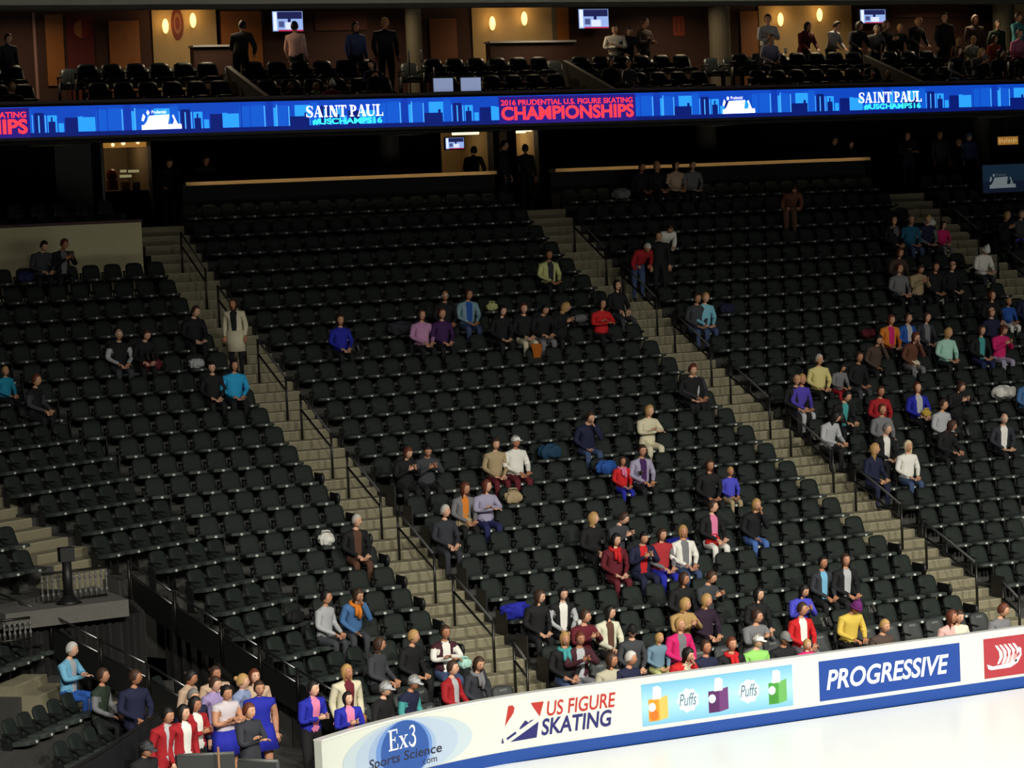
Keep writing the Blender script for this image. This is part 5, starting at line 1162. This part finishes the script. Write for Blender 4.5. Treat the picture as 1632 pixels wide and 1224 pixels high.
ITEMS=[
('bag',(-5.062,5.345,2.606),0,'wht',0.34,'white plastic bag on a seat beside the white-haired person in the dark coat'),
('bag',(-6.103,13.047,5.796),0,'mar',0.46,'maroon bag with a white print in front of the person with the white programme'),
('cloth',(-5.046,13.047,5.796),0,'lgry',0.36,'pale grey bundle on a seat left of the person in plain black'),
('cloth',(-6.826,2.471,1.634),29,'blk',0.4,'black backpack with a white strap beside the pale grey sweater'),
('cloth',(-7.699,17.41,7.829),0,'nav2',0.4,'dark blue coat on a seat left of the pair below the beige wall'),
('bag',(-4.547,0.02,0.89),0,'mint',0.24,'mint green bag beside the white sleeves at the lower stairs'),
('cloth',(-2.605,1.945,1.317),0,'blu',0.58,'large royal blue coat heaped on a seat at the row end by the stairs'),
('hang',(0.57,3.07,1.964),0,'blu',0.34,'royal blue cloth hanging over a seat back in the centre rows'),
('cloth',(1.77,3.51,2.154),0,'blu',0.5,'royal blue blanket across the laps of two people in the centre rows'),
('bag',(2.696,3.69,1.954),0,'red',0.36,'bright red bag on a seat beside the open white jacket'),
('bag',(-2.036,5.435,2.606),0,'tan',0.38,'tan handbag on a seat beside the white-haired person near the stairs'),
('bag',(-0.532,6.307,2.938),0,'tan',0.38,'tan handbag with upright handles beside the navy blanket'),
('cloth',(2.102,7.18,3.274),0,'blu2',0.5,'blue coat over a seat left of the child in red'),
('cloth',(1.179,8.052,3.616),0,'navt',0.55,'dark teal coat on seats right of the white sweater'),
('cloth',(0.403,14.16,6.185),0,'char',0.7,'charcoal coats spread over seats left of the lavender pink sweater'),
('cloth',(5.128,14.16,6.185),0,'gry',0.36,'grey bag on a seat between the blond person in profile and the red jacket'),
('hang',(3.162,12.667,5.806),0,'org',0.3,'orange bag hanging at a seat back in the row below the cream trousers'),
('bag',(3.168,15.032,6.582),0,'ylw2',0.26,'small pale yellow bouquet beside the denim jacket'),
('paper',(-1.18,13.107,5.996),0,'wht',0.22,'white programme on the lap of the person in the royal blue fleece'),
('paper',(-6.154,12.847,6.136),0,'wht',0.24,'white programme held by the person in dark clothes, upper left'),
('paper',(-4.48,11.995,5.615),0,'wht',0.34,'white papers on the lap of the bright cyan jacket'),
('paper',(0.13,3.59,2.354),0,'wht',0.12,'white badge card hanging on the blond person in black'),
('paper',(2.418,6.207,3.338),0,'wht',0.12,'white lanyard card on the grey lilac hoodie'),
('bag',(3.884,-0.672,0.46),0,'crm',0.2,'cream bag strap at the side of the person in dark brown'),
('paper',(3.046,0.02,0.89),0,'wht',0.26,'white programme beside the glossy red jacket'),
('paper',(4.062,0,1.03),0,'wht',0.2,'white sheet held by the person in the yellow jacket'),
('cup',(-1.816,0.852,1.222),0,'wht',0.1,'white cup held by the person in the black vest with white patterned sleeves'),
('cloth',(9.586,20.267,9.165),0,'gry',0.5,'grey jacket draped on a seat in the top row'),
('cloth',(9.236,14.16,6.185),0,'nav',0.42,'navy backpack on a seat right of the light blue shirt'),
('bag',(17.711,17.47,8.029),0,'wht',0.3,'white round bag on the lap of the navy vest'),
('bag',(12.39,10.67,4.676),0,'crm',0.36,'cream bag on a seat below the rust brown top'),
('cloth',(12.256,12.415,5.415),0,'mar',0.4,'maroon bag on a seat left of the orange jacket'),
('cloth',(13.792,8.925,3.963),0,'wht',0.62,'white coat spread over seats near the right edge'),
('paper',(9.719,11.542,5.042),0,'wht',0.3,'white papers on a seat left of the pale yellow sweater'),
('paper',(8.433,7.852,3.956),0,'wht',0.3,'white sheets held by the person in the pale grey jacket'),
('paper',(10.829,8.052,3.616),0,'crm',0.3,'cream paper on a seat left of the long-haired reader'),
('paper',(11.309,7,3.474),0,'wht',0.26,'white sheet on the lap of the long-haired person in black'),
('paper',(12.927,8.925,3.963),0,'wht',0.28,'white sheet on a seat left of the white coat'),
('paper',(12.928,7.18,3.274),0,'wht',0.26,'white sheet on a seat at the right edge'),
('bag',(10.835,7.872,3.816),0,'gold',0.22,'yellow item on the lap of the royal blue jacket'),
('cloth',(20.185,16.777,7.404),0,'vio',0.34,'violet blue bag on a seat at the right edge below the blue screen'),
('paper',(7.538,7.432,3.626),0,'wht',0.22,'white paper taped at the row end below the grey reader'),
('box',(-6.658,17.11,8.449),0,'blk',0.13,'small black camera held up by the auburn-haired person at upper left'),
('box',(-8.628,-3.353,1.22),0,'blk',0.09,'small phone held by the standing person in royal blue'),
('cup',(13.344,17.62,12.862),0,'wht',0.1,'white cup held by the person in grey lilac in the club seats'),
('paper',(-10.681,-3.699,1),0,'wht',0.13,'white lanyard card hanging on the rightmost red jacket'),
]
for i,(ty,loc,h,c,sz,label) in enumerate(ITEMS):
    m=cmat(c); h=R_(h)
    if ty=='bag': lump('bag',label,'bag',loc,h,sz*.5,sz*.32,sz*.36,m,i,True)
    elif ty=='cloth': lump('backpack' if 'backpack' in label else ('blanket' if 'blanket' in label else 'coat'),label,'clothing' if 'backpack' not in label else 'backpack',loc,h,sz*.5,sz*.3 if sz<.6 else .2,min(.16,sz*.3) if 'lap' not in label else .07,m,i)
    elif ty=='hang':
        bm=BM(); g=[]; n=8
        for a in range(n+1):
            g.append([])
            for b in range(n+1):
                u,v=a/n*2-1,b/n; g[-1].append(bm.verts.new((u*sz*.5*(1-.45*v*(1 if u<0 else .6)),-.04-.03*math.sin(a*1.7+b*.5)-.05*v,.03-sz*1.1*v)))
        for a in range(n):
            for b in range(n): bm.faces.new((g[a][b],g[a+1][b],g[a+1][b+1],g[a][b+1])).smooth=True
        bmesh.ops.solidify(bm,geom=bm.faces[:],thickness=.02); o=obj('cloth',bm,m); o.location=loc; o.rotation_euler=(0,0,h); tag(o,label,'clothing')
    elif ty=='paper':
        bm=BM(); w=sz/2
        g=[[bm.verts.new((w*(a/3-1),w*.75*(b*2-1),.02*math.cos(a*1.05))) for b in (0,1)] for a in range(7)]
        for a in range(6): bm.faces.new((g[a][0],g[a+1][0],g[a+1][1],g[a][1])).smooth=True
        bmesh.ops.solidify(bm,geom=bm.faces[:],thickness=.004); o=obj('paper',bm,m); o.location=loc; o.rotation_euler=(R_(55),0,h); tag(o,label,'paper')
    elif ty=='box':
        t=thing('camera' if 'camera' in label else 'phone',label,'camera' if 'camera' in label else 'phone',loc,h); bm=BM(); addbox(bm,-sz/2,sz/2,-.03,.03,-sz*.36,sz*.36); obj('body',bm,M_BLK,t)
        if 'camera' in label: bm=BM(); addtube(bm,[(0,-.03,0),(0,-.12,0)],.035,12); obj('lens',bm,M_BLK,t)
        else: bm=BM(); addbox(bm,-sz*.42,sz*.42,.03,.032,-sz*.3,sz*.3); obj('screen',bm,mat('phone_glass',(.02,.03,.04),.1),t)
    elif ty=='cup':
        t=thing('paper_cup',label,'cup',loc); bm=BM(); addtube(bm,[(0,0,0),(0,0,.12)],.033,14,0,.043); obj('body',bm,m,t); bm=BM(); addtube(bm,[(0,0,.118),(0,0,.13)],.046,14); obj('lid',bm,m,t)
